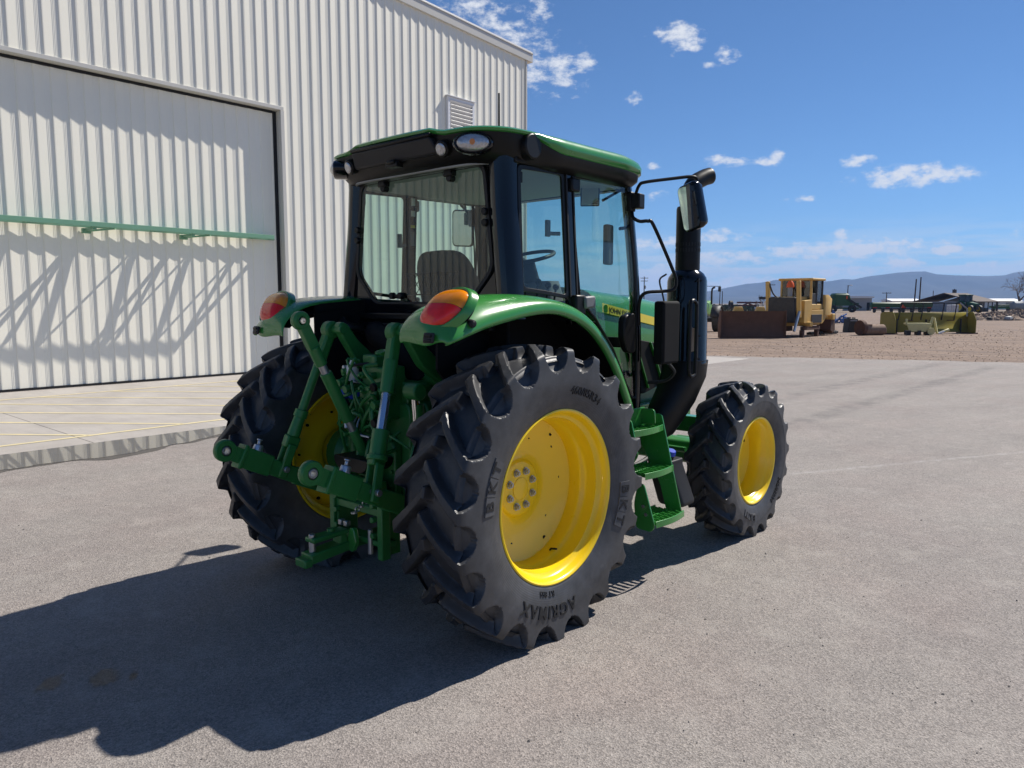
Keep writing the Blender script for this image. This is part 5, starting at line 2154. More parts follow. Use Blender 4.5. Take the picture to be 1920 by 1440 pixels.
# lift rods
for s in (1, -1):
    x = .280 if s == 1 else -.315
    top = Vector((x, -.410, 1.590))
    low = Vector((.412 * s, -.672, .86))
    d = (low - top).normalized()
    q = MB()
    q.cyl((x - .035, top.y, top.z), (x + .035, top.y, top.z), .052, n=22)
    q.bar(top, top + d * .20, .062, .062, up=(1, 0, 0))
    q.build('lift_rod_head', 'green_cast', T, bevel=.014, seg=3)
    if s == 1:
        link('lift_rod', top + d * .16, top + d * .34, .040, .036)
        link('adjuster_hex', top + d * .33, top + d * .545, .0255, m='hex_steel', n=6)
        link('lift_rod', top + d * .54, top + d * .70, .046, .044)
        link('rod_clamp', top + d * .675, top + d * .70, .055)
    else:
        link('lift_rod', top + d * .16, top + d * .52, .026)
        link('lift_rod', top + d * .50, top + d * .545, .040)
        link('lift_rod', top + d * .54, top + d * .66, .033, .038)
    q = MB()
    f0 = top + d * .66
    q.bar(f0, f0 + d * .07, .085, .055, up=(1, 0, 0))
    for e in (-1, 1):
        q.bar(f0 + Vector((.030 * e, 0, 0)) + d * .05, f0 + Vector((.032 * e, 0, 0)) + d * .25, .055, .022, up=(1, 0, 0))
    q.build('lift_fork', 'green_cast', T, bevel=.008)
    pc = f0 + d * .20
    link('fork_pin', (pc.x - .06, pc.y, pc.z), (pc.x + .065, pc.y, pc.z), .018, m='zinc')
    # lower link: bar, telescopic end with hook eye
    a0 = Vector((.40 * s, -.10, .50))
    a1 = Vector((.410 * s, -.62, .735))
    a2 = Vector((.412 * s, -.80, .825))
    a3 = Vector((.413 * s, -.955, .900))
    eye = Vector((.413 * s, -1.045, .945))
    q = MB()
    q.bar(a0, a1, .034, .105, up=(0, 0, 1))
    q.bar(a1 - (a1 - a0).normalized() * .02, a2, .034, .095, up=(0, 0, 1))
    ll = q.build('lower_link', 'green_cast', T, bevel=.008)
    q = MB()
    q.bar(a2 - (a3 - a2).normalized() * .02, a3, .060, .120, up=(0, 0, 1))
    q.bar(a3 - (a3 - a2).normalized() * .012, a3 + (a3 - a2).normalized() * .012, .085, .135, up=(0, 0, 1))
    q.build('link_sleeve', 'green_cast', ll, bevel=.006)
    q = MB()
    q.bar(a3, a3.lerp(eye, .6), .034, .085, up=(0, 0, 1))
    ring = []
    q.lathe([(-.022, .030), (-.022, .056), (-.014, .062), (.014, .062), (.022, .056), (.022, .030)], 'x', c=eye, n=28, closed=True)
    q.build('link_eye', 'green_cast', ll, angle=40)
    q = MB()
    q.lathe([(-.024, .016), (-.024, .022), (-.012, .030), (.012, .030), (.024, .022), (.024, .016)], 'x', c=eye, n=24, closed=True)
    q.build('link_ball', 'zinc', ll)
    q = MB()
    mid = a2.lerp(a3, .35) + Vector((0, 0, .062))
    q.cyl(mid, mid + Vector((0, .012, .035)), .030, .026, n=10)
    q.cyl(mid + Vector((0, .012, .035)), mid + Vector((0, .018, .058)), .010, n=10)
    q.cyl(mid + Vector((0, .018, .058)), mid + Vector((0, .021, .066)), .016, n=10)
    q.build('latch_cap', 'steel', ll, bevel=.004)
    # stabiliser between link and frame
    link('stabiliser', (.27 * s, -.18, .58), (.385 * s, -.58, .70), .020)
# top link, stored upright and leaning out to the rear
t0, t1 = Vector((-.02, -.30, .98)), Vector((-.03, -.790, 1.655))
t0 = Vector((-.005, -.40, .86))
t1 = Vector((-.020, -.800, 1.655))
d = (t0 - t1).normalized()
q = MB()
q.lathe([(-.024, .022), (-.024, .044), (-.016, .050), (.016, .050), (.024, .044), (.024, .022)], 'x', c=t1, n=26, closed=True)
q.bar(t1 + d * .03, t1 + d * .17, .044, .062, up=(0, 1, 0))
tlk = q.build('top_link', 'green_cast', T, bevel=.008)
q = MB()
q.lathe([(-.027, .012), (-.027, .016), (-.010, .024), (.010, .024), (.027, .016), (.027, .012)], 'x', c=t1, n=22, closed=True)
q.build('link_ball', 'chrome', tlk)
link('top_link_end', t1 + d * .16, t1 + d * .27, .033, parent=tlk)
link('top_link_thread', t1 + d * .265, t1 + d * .325, .023, m='zinc', parent=tlk)
link('top_link_tube', t1 + d * .32, t1 + d * .63, .034, parent=tlk)
link('top_link_thread', t1 + d * .625, t1 + d * .70, .023, m='zinc', parent=tlk)
link('top_link_end', t1 + d * .695, t1 + d * .93, .030, parent=tlk)
# hooks, bracket plates around the centre
plate_yz('top_link_bracket', [(-.28, 1.02), (-.42, .98), (-.45, .86), (-.42, .76), (-.30, .74)], -.052, -.028, rr=.03)
plate_yz('top_link_bracket', [(-.28, 1.02), (-.42, .98), (-.45, .86), (-.42, .76), (-.30, .74)], .028, .052, rr=.03)
for z in (.80, .90, .96):
    link('bracket_bolt', (-.07, -.40, z), (.07, -.40, z), .012, m='zinc')
# drawbar frame
q = MB()
q.box((.265, -.50, .515), (.045, .06, .34))
q.box((.240, -.44, .50), (.02, .14, .30))
q.build('drawbar_hanger', 'green_cast', T, bevel=.006)
q = MB()
q.box((-.175, -.50, .53), (.045, .06, .30))
q.box((-.150, -.44, .52), (.02, .14, .28))
q.build('drawbar_hanger', 'green_cast', T, bevel=.006)
q = MB()
q.box((.05, -.48, .600), (.40, .06, .045))
q.box((.05, -.47, .425), (.46, .09, .030))
q.box((.05, -.44, .68), (.30, .04, .16))
q.build('drawbar_crossbar', 'green_cast', T, bevel=.006)
for x in (-.14, .20):
    for z in (.47, .56, .64):
        link('hanger_bolt', (x, -.535, z), (x, -.505, z), .018, n=6, m='green_cast')
for x in (-.06, -.01):
    q = MB()
    q.box((x, -.545, .505), (.03, .03, .032))
    q.build('retaining_pin', 'zinc', T, bevel=.004)
link('drawbar_pin', (.17, -.52, .50), (.17, -.52, .36), .014, m='zinc')
q = MB()
q.bar((.0, -.20, .40), (.0, -.57, .395), .085, .055)
q.bar((.0, -.55, .395), (.0, -.82, .372), .10, .055)
q.box((.0, -.835, .355), (.10, .05, .045))
q.bar((.0, -.57, .475), (.0, -.80, .468), .085, .028)
q.box((.0, -.60, .435), (.075, .05, .08))
q.build('drawbar', 'green_cast', T, bevel=.008)
link('hitch_pin', (0, -.78, .50), (0, -.78, .34), .019, m='zinc')
link('pin_head', (0, -.66, .485), (0, -.66, .505), .022)
q = MB()
q.prism(round_poly([(.055, .50), (.09, .50), (.11, .42), (.075, .36), (.03, .37), (.03, .43)], .015, 3), -.545, -.575, 'xz')
q.build('drawbar_stop', 'green', T, bevel=.005)
# side plate and struts near the right wheel
q = MB()
q.bar((.47, -.24, 1.12), (.47, -.42, .60), .03, .06, up=(1, 0, 0))
q.build('side_strut', 'green', T, bevel=.005)
b = MB()
b.tube(smooth_path([(.40, -.33, 1.12), (.44, -.42, 1.00), (.44, -.46, .86), (.42, -.44, .72), (.40, -.36, .62)], 5), .012, n=8)
b.tube(smooth_path([(-.24, -.28, .92), (-.30, -.34, .86), (-.32, -.36, .72), (-.26, -.32, .60)], 5), .014, n=8)
b.tube(smooth_path([(.14, -.40, 1.02), (.28, -.46, 1.03), (.40, -.44, .98), (.44, -.36, .90)], 5), .007, n=8)
b.build('hydraulic_hose', 'green_cast', T)
# ------------------------------------------------------------------ the yard beyond: machines, houses, poles, hills
RZC = math.atan2(CRIGHT.y, CRIGHT.x)           # frame whose x runs across the view, y away
mat('dozer_yellow', (0.60, 0.37, 0.085), 0.55, var=0.2, vscale=2, dust=0.30, dustcol=(0.30, 0.23, 0.16))
mat('rust', (0.095, 0.050, 0.034), 0.85, var=0.4, vscale=3, dust=0.25, dustcol=(0.13, 0.085, 0.065))
mat('rust_light', (0.20, 0.12, 0.075), 0.85, var=0.35, vscale=4, dust=0.3)
mat('worn_yellow', (0.27, 0.225, 0.030), 0.6, var=0.25, vscale=1.5, dust=0.30, dustcol=(0.26, 0.22, 0.12))
mat('pale_yellow', (0.60, 0.54, 0.24), 0.6, var=0.15, vscale=4, dust=0.2)
mat('dark_machine', (0.018, 0.018, 0.020), 0.6, var=0.3, vscale=3, dust=0.1)
mat('green_far', (0.010, 0.085, 0.030), 0.45, var=0.15, dust=0.08)
mat('green_light', (0.11, 0.27, 0.035), 0.4, var=0.1, dust=0.08)
mat('orange', (0.75, 0.11, 0.02), 0.6)
mat('red_reflector', (0.5, 0.02, 0.02), 0.5)
mat('roof_brown', (0.105, 0.082, 0.070), 0.85, var=0.2, vscale=1.5)
mat('wall_lilac', (0.40, 0.40, 0.43), 0.8, var=0.1)
mat('wall_dark', (0.10, 0.09, 0.085), 0.8, var=0.1)
mat('pole_wood', (0.07, 0.055, 0.045), 0.9, var=0.3, vscale=3)
mat('bark', (0.17, 0.125, 0.10), 0.9, var=0.25, vscale=3)
mat('far_white', (0.75, 0.75, 0.74), 0.6, var=0.05)
mat('far_grey', (0.30, 0.31, 0.32), 0.6, var=0.1)
mat('blue_steel', (0.05, 0.13, 0.36), 0.5, var=0.2, dust=0.2)
mat('window_dark', (0.02, 0.024, 0.03), 0.12)
mat('maroon', (0.10, 0.025, 0.03), 0.6, var=0.2, dust=0.2)
mat('disc_white', (0.70, 0.70, 0.70), 0.3, metal=0.3)
mat('scrub', (0.105, 0.105, 0.060), 0.9, var=0.4, vscale=.5)
glass_mat('glass_far', (0.65, 0.75, 0.74), 1.5)


def bg(name, px, row, label, cat, yaw=0.0, group=None):
    gp = ground_at(px, row)
    o = empty(name, (gp.x, gp.y, -0.03), None, RZC + R(yaw))
    tag(o, label, cat, group)
    D = (gp - CAM_POS).dot(Vector((FWD.x, FWD.y, 0)).normalized())
    return o, D / FPX * 0.994


def part(name, m, parent, fn, bevel=.0, **k):
    b_ = MB()
    fn(b_)
    return b_.build(name, m, parent, bevel=bevel, **k)


# ---- bulldozer
dz, mp = bg('bulldozer', 1411, 633, 'yellow bulldozer with a wide rusty blade standing on the dirt', 'bulldozer', yaw=6)
bw = 1.70
def blade_fn(b_):
    rows = []
    for k in range(9):
        t = k / 8
        z = .02 + 1.36 * t
        y = .16 * math.sin(math.pi * t) - .04 - .05 * t
        rows.append((y, z))
    b_.grid([[(-bw, y, z) for y, z in rows], [(-bw, y + .06, z) for y, z in rows], [(bw, y + .06, z) for y, z in rows], [(bw, y, z) for y, z in rows], [(-bw, y, z) for y, z in rows]])
    for x in (-bw - .02, bw + .02):
        b_.prism([(-.10, .0), (.24, .03), (.30, .70), (.12, 1.40), (-.10, 1.42)], x - .02, x + .02, 'yz')
blade = part('blade', 'rust', dz, blade_fn)
part('cutting_edge', 'rust', blade, lambda b_: b_.box((0, -.06, .06), (2 * bw + .12, .05, .14)), bevel=.01)
for x in (-.75, .42):
    part('blade_cap', 'dozer_yellow', blade, lambda b_: b_.prism([(x - .28, 1.36), (x + .28, 1.36), (x + .18, 1.60), (x - .18, 1.60)], .05, .25, 'xz'), bevel=.02)
# the body runs off to the right behind the blade
body = empty('body', (1.42, 1.0, 0), dz, R(-50))
body.scale = (1.22, 1.22, .98)
part('radiator_guard', 'dark_machine', body, lambda b_: b_.box((.35, .45, 1.45), (1.20, .55, 1.35)), bevel=.05)
part('hood', 'dozer_yellow', body, lambda b_: b_.box((.35, 1.25, 1.80), (1.15, 1.10, .75)), bevel=.08)
part('side_panel', 'dozer_yellow', body, lambda b_: b_.prism(round_poly([(.62, .75), (.62, 1.95), (1.35, 2.00), (1.40, 1.45), (2.6, 1.45), (3.1, 1.85), (3.15, 1.15), (2.6, .70)], .06), .95, 1.18, 'yz'), bevel=.04)
part('side_panel', 'dozer_yellow', body, lambda b_: b_.prism(round_poly([(.62, .75), (.62, 1.95), (1.35, 2.00), (1.40, 1.45), (2.6, 1.45), (3.1, 1.85), (3.15, 1.15), (2.6, .70)], .06), -.45, -.25, 'yz'), bevel=.04)
part('main_frame', 'dozer_yellow', body, lambda b_: b_.box((.35, 1.75, .95), (1.1, 2.6, .7)), bevel=.05)
part('fuel_tank', 'dozer_yellow', body, lambda b_: b_.loft([[(x, y, 1.15) for x, y in rrect(-.32, 1.22, 2.70, 3.45, .08, 3)], [(x, y, 2.05) for x, y in rrect(-.32, 1.22, 2.72, 3.55, .08, 3)], [(x, y, 2.28) for x, y in rrect(-.28, 1.18, 2.74, 3.25, .08, 3)]]))
part('step_panel', 'dark_machine', body, lambda b_: b_.box((1.19, 1.9, .98), (.03, 1.1, .45)), bevel=.01)
for x in (-.28, 1.08):
    part('lift_cylinder', 'dozer_yellow', body, lambda b_: b_.bar((x, .32, 1.05), (x - .03, .22, 2.98), .17, .15), bevel=.03)
    part('cylinder_rod', 'zinc', body, lambda b_: b_.cyl((x + .02, .34, 1.5), (x + .10, -.35, .35), .055, n=10))
part('hose', 'seal', body, lambda b_: b_.tube(smooth_path([(-.25, .22, 2.9), (-.05, .25, 2.3), (.2, .4, 2.05), (.6, .4, 2.05), (.95, .35, 2.2)], 5), .035, n=7))
ex = part('exhaust', 'far_grey', body, lambda b_: b_.cyl((.42, .85, 2.1), (.42, .85, 2.72), .10, n=14))
part('exhaust_cap', 'orange', ex, lambda b_: b_.loft([[(.42 + .13 * math.cos(a) * f, .85 + .13 * math.sin(a) * f, z) for a in [2 * math.pi * k / 14 for k in range(14)]] for f, z in ((1.2, 2.66), (1.25, 2.72), (1.0, 2.90), (.5, 3.02))]))
# cab
cabd = part('cab_floor', 'dozer_yellow', body, lambda b_: b_.box((.42, 2.05, 1.62), (1.42, 1.25, .30)), bevel=.04)
part('cab_roof', 'dozer_yellow', body, lambda b_: b_.box((.42, 2.05, 3.10), (1.55, 1.45, .13)), bevel=.04)
for x in (-.24, 1.08):
    for y in (1.47, 2.02, 2.65):
        part('cab_post', 'dark_machine' if y != 1.47 else 'dozer_yellow', body, lambda b_: b_.bar((x, y, 1.6), (x, y, 3.06), .09, .09), bevel=.015)
part('cab_glass', 'glass_far', body, lambda b_: b_.add([(-.2, 1.46, 1.9), (1.04, 1.46, 1.9), (1.04, 1.46, 3.03), (-.2, 1.46, 3.03)], [(0, 1, 2, 3)]), smooth=False)
part('cab_wall', 'window_dark', body, lambda b_: b_.box((.42, 2.60, 2.45), (1.25, .05, 1.2)))
part('cab_wall', 'window_dark', body, lambda b_: b_.box((-.22, 2.05, 2.45), (.04, 1.1, 1.2)))
part('cab_glass', 'glass_far', body, lambda b_: b_.add([(1.09, 2.06, 1.9), (1.09, 2.62, 1.9), (1.09, 2.62, 3.03), (1.09, 2.06, 3.03)], [(0, 1, 2, 3)]), smooth=False)
part('cab_door', 'dark_machine', body, lambda b_: b_.box((1.09, 1.76, 1.98), (.03, .50, .72)), bevel=.01)
part('seat', 'dark_machine', body, lambda b_: (b_.box((.42, 2.15, 1.95), (.6, .55, .3)), b_.box((.42, 2.42, 2.35), (.55, .15, .7))), bevel=.04)
part('lower_frame', 'rust', body, lambda b_: b_.box((1.05, 1.6, .48), (.22, 1.6, .20)), bevel=.02)
part('lower_frame', 'rust', body, lambda b_: b_.box((-.35, 1.6, .42), (.3, 2.2, .35)), bevel=.02)
for y in (.75, 2.3):
    part('stand', 'rust', body, lambda b_: b_.box((1.05, y, .19), (.16, .2, .38)), bevel=.02)
part('axle_tube', 'dozer_yellow', body, lambda b_: b_.cyl((.6, 1.1, .72), (1.35, 1.0, .70), .13, n=14))
part('ripper', 'dozer_yellow', body, lambda b_: (b_.box((.5, 3.75, 1.05), (1.5, .35, .35)), b_.bar((.9, 3.3, 1.2), (1.0, 3.9, .95), .2, .3)), bevel=.04)
part('ripper_shank', 'rust', body, lambda b_: b_.prism([(3.55, .9), (4.0, .9), (4.05, .25), (3.8, .12), (3.5, .30)], .55, 1.2, 'yz'), bevel=.03)
part('push_arm', 'rust', dz, lambda b_: b_.bar((1.25, .25, .28), (1.95, 1.45, .25), .25, .24), bevel=.03)
part('push_arm', 'rust', dz, lambda b_: b_.bar((-1.25, .25, .28), (-.75, 1.9, .25), .25, .24), bevel=.03)
part('brace', 'rust_light', dz, lambda b_: b_.cyl((1.15, .2, 1.05), (1.75, 1.3, .40), .06, n=10))
ch, mp2 = bg('track_chain', 1518, 628, 'dark steel track chain lying on the dirt beside the bulldozer', 'chain', yaw=38)
for k in range(14):
    part('chain_link', 'dark_machine', ch, lambda b_: b_.box((k * .21, .03 * math.sin(k), .10 + .03 * (k % 2)), (.17, .30, .13), rot=(0, 8 * (-1) ** k, 4)), bevel=.015)

# ---- parked machines left of the bulldozer
def wheel(parent, name, x, y, r, w, rim='yellow', tyre='dark_machine'):
    t = part(name, tyre, parent, lambda b_: b_.lathe([(x - w / 2, r * .62), (x - w / 2, r * .93), (x - w / 2.6, r), (x + w / 2.6, r), (x + w / 2, r * .93), (x + w / 2, r * .62)], 'x', c=(0, y, r), n=28, closed=True))
    part('rim', rim, t, lambda b_: b_.lathe([(x + w * .45, r * .62), (x + w * .2, r * .55), (x + w * .15, r * .25), (x + w * .3, r * .2), (x + w * .3, .001)], 'x', c=(0, y, r), n=24))
    part('rim', rim, t, lambda b_: b_.lathe([(x - w * .45, r * .62), (x - w * .2, r * .55), (x - w * .15, r * .25), (x - w * .3, r * .2), (x - w * .3, .001)], 'x', c=(0, y, r), n=24))


def far_tractor(root, hood='green_far', s=1.0, cab=True):
    # local frame: x across, y back, nose at y = 0
    part('hood', hood, root, lambda b_: b_.loft([[(x * s, .1 * s, z * s) for x, z in rrect(-.38, .38, .95, 1.55, .12, 4)], [(x * s, 1.9 * s, z * s) for x, z in rrect(-.42, .42, .90, 1.85, .12, 4)]]))
    part('grille', 'dark_machine', root, lambda b_: b_.box((0, .08 * s, 1.15 * s), (.6 * s, .06, .35 * s)), bevel=.02)
    part('frame', 'dark_machine', root, lambda b_: (b_.box((0, 1.6 * s, .75 * s), (.5 * s, 3.0 * s, .35 * s)), b_.box((0, .6 * s, .6 * s), (1.5 * s, .2, .2)), b_.box((0, 2.6 * s, .85 * s), (1.5 * s, .3, .3))))
    for sx in (-1, 1):
        wheel(root, 'front_wheel', .88 * sx * s, .6 * s, .62 * s, .40 * s)
        wheel(root, 'rear_wheel', .98 * sx * s, 2.6 * s, .92 * s, .50 * s)
        part('fender', hood if cab else 'dark_machine', root, lambda b_: b_.tube([(.95 * sx * s, 2.6 * s + 1.0 * s * math.cos(R(a)), .92 * s + 1.0 * s * math.sin(R(a))) for a in range(30, 151, 15)], .12 * s, n=6))
    part('exhaust', 'dark_machine', root, lambda b_: b_.tube([(.5 * s, 1.75 * s, 1.6 * s), (.5 * s, 1.75 * s, 2.75 * s), (.55 * s, 1.75 * s, 2.95 * s)], .07 * s, n=10))
    if cab:
        part('cab_roof', hood, root, lambda b_: b_.box((0, 2.55 * s, 2.95 * s), (1.6 * s, 1.6 * s, .16 * s)), bevel=.05)
        part('cab_glass', 'window_dark', root, lambda b_: b_.loft([[(x, y, 1.75 * s) for x, y in rrect(-.72 * s, .72 * s, 1.9 * s, 3.2 * s, .1, 3)], [(x, y, 2.88 * s) for x, y in rrect(-.66 * s, .66 * s, 1.95 * s, 3.15 * s, .1, 3)]]))
        for sx in (-1, 1):
            for y in (1.92, 3.18):
                part('cab_post', 'dark_machine', root, lambda b_: b_.bar((.72 * sx * s, y * s, 1.7 * s), (.67 * sx * s, y * s, 2.9 * s), .08, .08))


sp, _ = bg('sprayer', 1318, 621, 'light green machine with yellow wheels and dark mudguard behind the exhaust stack', 'sprayer', yaw=-26)
sp.location += Vector((-.42 * CRIGHT.x, -.42 * CRIGHT.y, 0))
part('hood', 'green_light', sp, lambda b_: b_.loft([[(x, .2, z) for x, z in rrect(-.45, .45, 1.0, 1.72, .16, 4)], [(x, 2.2, z) for x, z in rrect(-.5, .5, .95, 1.95, .16, 4)]]))
part('frame', 'dark_machine', sp, lambda b_: (b_.box((0, 1.6, .85), (.6, 3.4, .4)), b_.box((0, .75, .72), (2.2, .25, .25))))
for sx in (-1, 1):
    wheel(sp, 'wheel', 1.12 * sx, .75, .74, .42, tyre='dark_machine')
    part('mudguard', 'dark_machine', sp, lambda b_: b_.grid([[(1.12 * sx + dx, .75 + .88 * math.cos(R(a)), .74 + .88 * math.sin(R(a))) for dx in (-.27, .27)] for a in range(10, 171, 16)]), solid=.03)
part('exhaust', 'dark_machine', sp, lambda b_: b_.tube(smooth_path([(.62, 1.4, 1.7), (.62, 1.4, 2.5), (.68, 1.38, 2.72), (.82, 1.36, 2.78)], 4), .06, n=10))
part('lamp_arm', 'dark_machine', sp, lambda b_: (b_.tube([(.3, 1.4, 2.86), (1.15, 1.3, 2.84)], .02, n=6), b_.box((1.12, 1.3, 2.66), (.16, .12, .3))))

# disc harrow with bright discs, far behind the blade
dh, mp3 = bg('disc_harrow', 1418, 587, 'dark red disc harrow with bright white discs far behind the bulldozer blade', 'harrow')
part('frame', 'maroon', dh, lambda b_: (b_.box((-1.2, 0, 1.9), (4.6, .25, .3)), b_.box((-1.5, .3, 1.4), (3.6, .2, .2)), b_.bar((-3, 0, 1.2), (-1, 0, 2.0), .2, .2), b_.bar((1.2, 0, .6), (-2.0, 0, 2.0), .2, .2)))
part('frame_top', 'dark_machine', dh, lambda b_: b_.box((2.3, .2, 2.7), (3.6, .3, .45)))
for k in range(4):
    part('disc', 'disc_white', dh, lambda b_: b_.lathe([(-.05, .95), (.12, .5), (.16, .001)], 'x', c=(-.1 + k * .8, -.3, 1.25), n=20))
part('tyre', 'dark_machine', dh, lambda b_: b_.lathe([(-.25, .4), (-.25, .75), (.25, .75), (.25, .4)], 'x', c=(-4.6, 0, 1.5), n=20, closed=True))

# green seed hopper with auger, orange triangle beside it
hp, m4 = bg('seed_hopper', 1578, 585.4, 'dark green seed hopper trailer with sloping sides beyond the bulldozer', 'hopper')
part('bin', 'green_far', hp, lambda b_: b_.loft([[(x, y, 1.3) for x, y in rrect(-1.4, 2.0, -.6, 1.2, .1, 3)], [(x - .2, y, 3.4) for x, y in rrect(-1.6, 1.2, -.9, 1.5, .1, 3)], [(x - .2, y, 3.7) for x, y in rrect(-1.4, .9, -.7, 1.3, .3, 3)]]))
part('bin', 'green_far', hp, lambda b_: b_.loft([[(x, y, 1.2) for x, y in rrect(-2.9, -1.5, -.6, 1.2, .1, 3)], [(x, y, 2.8) for x, y in rrect(-3.1, -1.6, -.8, 1.4, .1, 3)]]))
part('auger', 'dark_machine', hp, lambda b_: b_.bar((.8, -.8, 2.6), (3.4, -.9, .9), .35, .35))
part('chassis', 'green_far', hp, lambda b_: (b_.box((0, 0, .8), (6.4, .5, .3)), b_.box((2.6, 0, 1.6), (.9, 1, .5)), b_.bar((-2.4, 0, .2), (-2.2, 0, 1.2), .25, .25)))
for x in (-1.9, 1.8):
    part('tyre', 'dark_machine', hp, lambda b_: b_.lathe([(-.3, .3), (-.3, .72), (.3, .72), (.3, .3)], 'y', c=(x, -.5, .72), n=20, closed=True))
part('warning_board', 'orange', hp, lambda b_: b_.box((.5, -.93, 2.9), (.3, .03, .6)))
part('slow_triangle', 'red_reflector', hp, lambda b_: b_.prism([(-3.95, 2.45), (-3.25, 2.45), (-3.55, 3.15)], -.95, -.90, 'xz'))

# green grain drills in a row
for k, (px, lab) in enumerate(((1662, 'low dark green grain drill nearest the grey shed, left of two'), (1716, 'low dark green grain drill in front of the brown house, right of two'))):
    gd, m5 = bg('grain_drill', px, 586, lab, 'grain drill', group='green grain drills parked in a row')
    part('seed_box', 'green_far', gd, lambda b_: b_.loft([[(x, y, .95) for x, y in rrect(-2.95, 2.95, -.35, .35, .05, 2)], [(x, y, 1.75) for x, y in rrect(-3.0, 3.0, -.6, .6, .05, 2)], [(x, y, 1.95) for x, y in rrect(-2.9, 2.9, -.4, .4, .05, 2)]]))
    part('frame', 'dark_machine', gd, lambda b_: (b_.box((0, 0, .75), (5.9, .3, .25)), b_.box((0, -.7, .5), (5.6, .1, .15))))
    for x in (-2.4, -.8, .8, 2.4):
        part('wheel', 'dark_machine', gd, lambda b_: b_.lathe([(-.12, .1), (-.12, .45), (.12, .45), (.12, .1)], 'x', c=(x, -.2, .45), n=16, closed=True))
    for x in (-2.5, -.1 if k == 0 else 2.3):
        part('reflector', 'red_reflector', gd, lambda b_: b_.box((x, -.62, .95), (.75, .03, .16)))
    if k == 0:
        part('slow_triangle', 'orange', gd, lambda b_: b_.prism([(2.35, 1.0), (3.05, 1.0), (2.7, 1.6)], -.70, -.66, 'xz'))

# grey shed
gs, m6 = bg('grey_shed', 1616, 582.5, 'small grey metal shed with a pale roof beyond the hopper', 'shed')
part('wall', 'far_grey', gs, lambda b_: b_.box((-.3, 2, 1.5), (4.6, 5, 3.0)))
part('roof', 'far_white', gs, lambda b_: b_.prism([(-2.9, 2.95), (2.2, 3.05), (2.2, 3.35), (-2.9, 3.5)], -1.2, 4.8, 'xz'))
part('door', 'window_dark', gs, lambda b_: b_.box((1.2, -.52, 1.0), (.7, .05, 1.9)))

# blue steel bits behind the ripper
bl, m7 = bg('steel_pile', 1572, 606, 'small heap of blue steel brackets behind the bulldozer ripper', 'scrap')
for k in range(12):
    part('bracket', 'blue_steel', bl, lambda b_: b_.bar((rs.uniform(-.8, .6), rs.uniform(-.3, .5), .06), (rs.uniform(-.6, .8), rs.uniform(-.3, .5), rs.uniform(.25, .85)), .14, .10), bevel=.01)
part('sheet', 'blue_steel', bl, lambda b_: b_.prism([(-.7, .02), (-.1, .02), (-.2, .9), (-.45, 1.25)], .2, .26, 'xz'))

# black block, roller, stones
bb, m8 = bg('ballast_block', 1594, 622, 'black upright ballast block with a pale strip on top on the dirt', 'block', yaw=12)
part('body', 'dark_machine', bb, lambda b_: b_.prism(round_poly([(-.33, .0), (.31, .0), (.34, .82), (-.25, .85)], .05), -.25, .3, 'xz'), bevel=.03)
part('top_strip', 'far_grey', bb, lambda b_: b_.box((.02, -.262, .72), (.45, .02, .07)))
part('lug', 'dark_machine', bb, lambda b_: (b_.box((-.12, .0, .88), (.12, .2, .1)), b_.box((.2, .0, .86), (.12, .2, .1))), bevel=.01)
ro, m9 = bg('roller', 1628, 627.5, 'rusty steel roller drum with end flange lying on the dirt', 'roller', yaw=16)
part('drum', 'rust_light', ro, lambda b_: b_.lathe([(-.35, .01), (-.35, .30), (.95, .30), (.95, .01)], 'x', c=(0, 0, .30), n=24))
part('flange', 'rust', ro, lambda b_: b_.lathe([(-.62, .01), (-.62, .42), (-.48, .44), (-.40, .42), (-.40, .01)], 'x', c=(0, 0, .42), n=24))
part('axle_box', 'rust_light', ro, lambda b_: (b_.box((-.15, -.1, .48), (.4, .3, .3)), b_.box((.9, 0, .25), (.25, .5, .3))), bevel=.03)
rk, _ = bg('stone_heap', 1643, 615, 'small heap of brown stones behind the rusty roller', 'stones')
for k in range(8):
    part('stone', 'rust_light', rk, lambda b_: b_.ball((rs.uniform(-.9, .9), rs.uniform(-.3, .3), .16), rs.uniform(.14, .28), 8, (1, .9, .8)), smooth=False)

# yellow box pusher
pu, mpp = bg('box_pusher', 1744, 625, 'wide worn yellow steel box pusher standing on the dirt', 'pusher', yaw=10)
hw = 83 * mpp / math.cos(R(10))
part('back_panel', 'worn_yellow', pu, lambda b_: b_.grid([[(x, y, z) for x in (-hw, hw)] for y, z in ((.05, .10), (.16, .28), (.22, .6), (.20, .95), (.12, 1.24))]), solid=.04)
for x in (-hw, hw):
    part('side_plate', 'worn_yellow', pu, lambda b_: b_.prism(round_poly([(-.45, .02), (.9, .02), (.9, 1.20), (.6, 1.28), (-.2, 1.28), (-.45, .8)], .06), x - .025, x + .025, 'yz'), bevel=.008)
    part('skid_shoe', 'rust', pu, lambda b_: b_.box((x, .2, .03), (.18, 1.5, .07)), bevel=.01)
for x in (-hw * .83, -hw * .1, hw * .78):
    part('rib', 'dark_machine', pu, lambda b_: b_.box((x, .06, .45 if abs(x) > .5 else .62), (.06, .10, .85 if abs(x) > .5 else .45)), bevel=.008)
for x in (-hw * .78, -hw * .45, -hw * .22, hw * .3, hw * .62):
    part('screen_post', 'dark_machine', pu, lambda b_: b_.bar((x + .02, .14, .8), (x + .12, .1, 1.78), .045, .045))
part('screen_rail', 'dark_machine', pu, lambda b_: b_.bar((-hw * .74, .1, 1.79), (hw * .78, .1, 1.79), .05, .05))
part('screen_post', 'far_grey', pu, lambda b_: b_.tube([(hw * .74, .1, 1.80), (hw * .90, .0, 1.45), (hw * .90, -.02, 1.0)], .04, n=8))
b = MB()
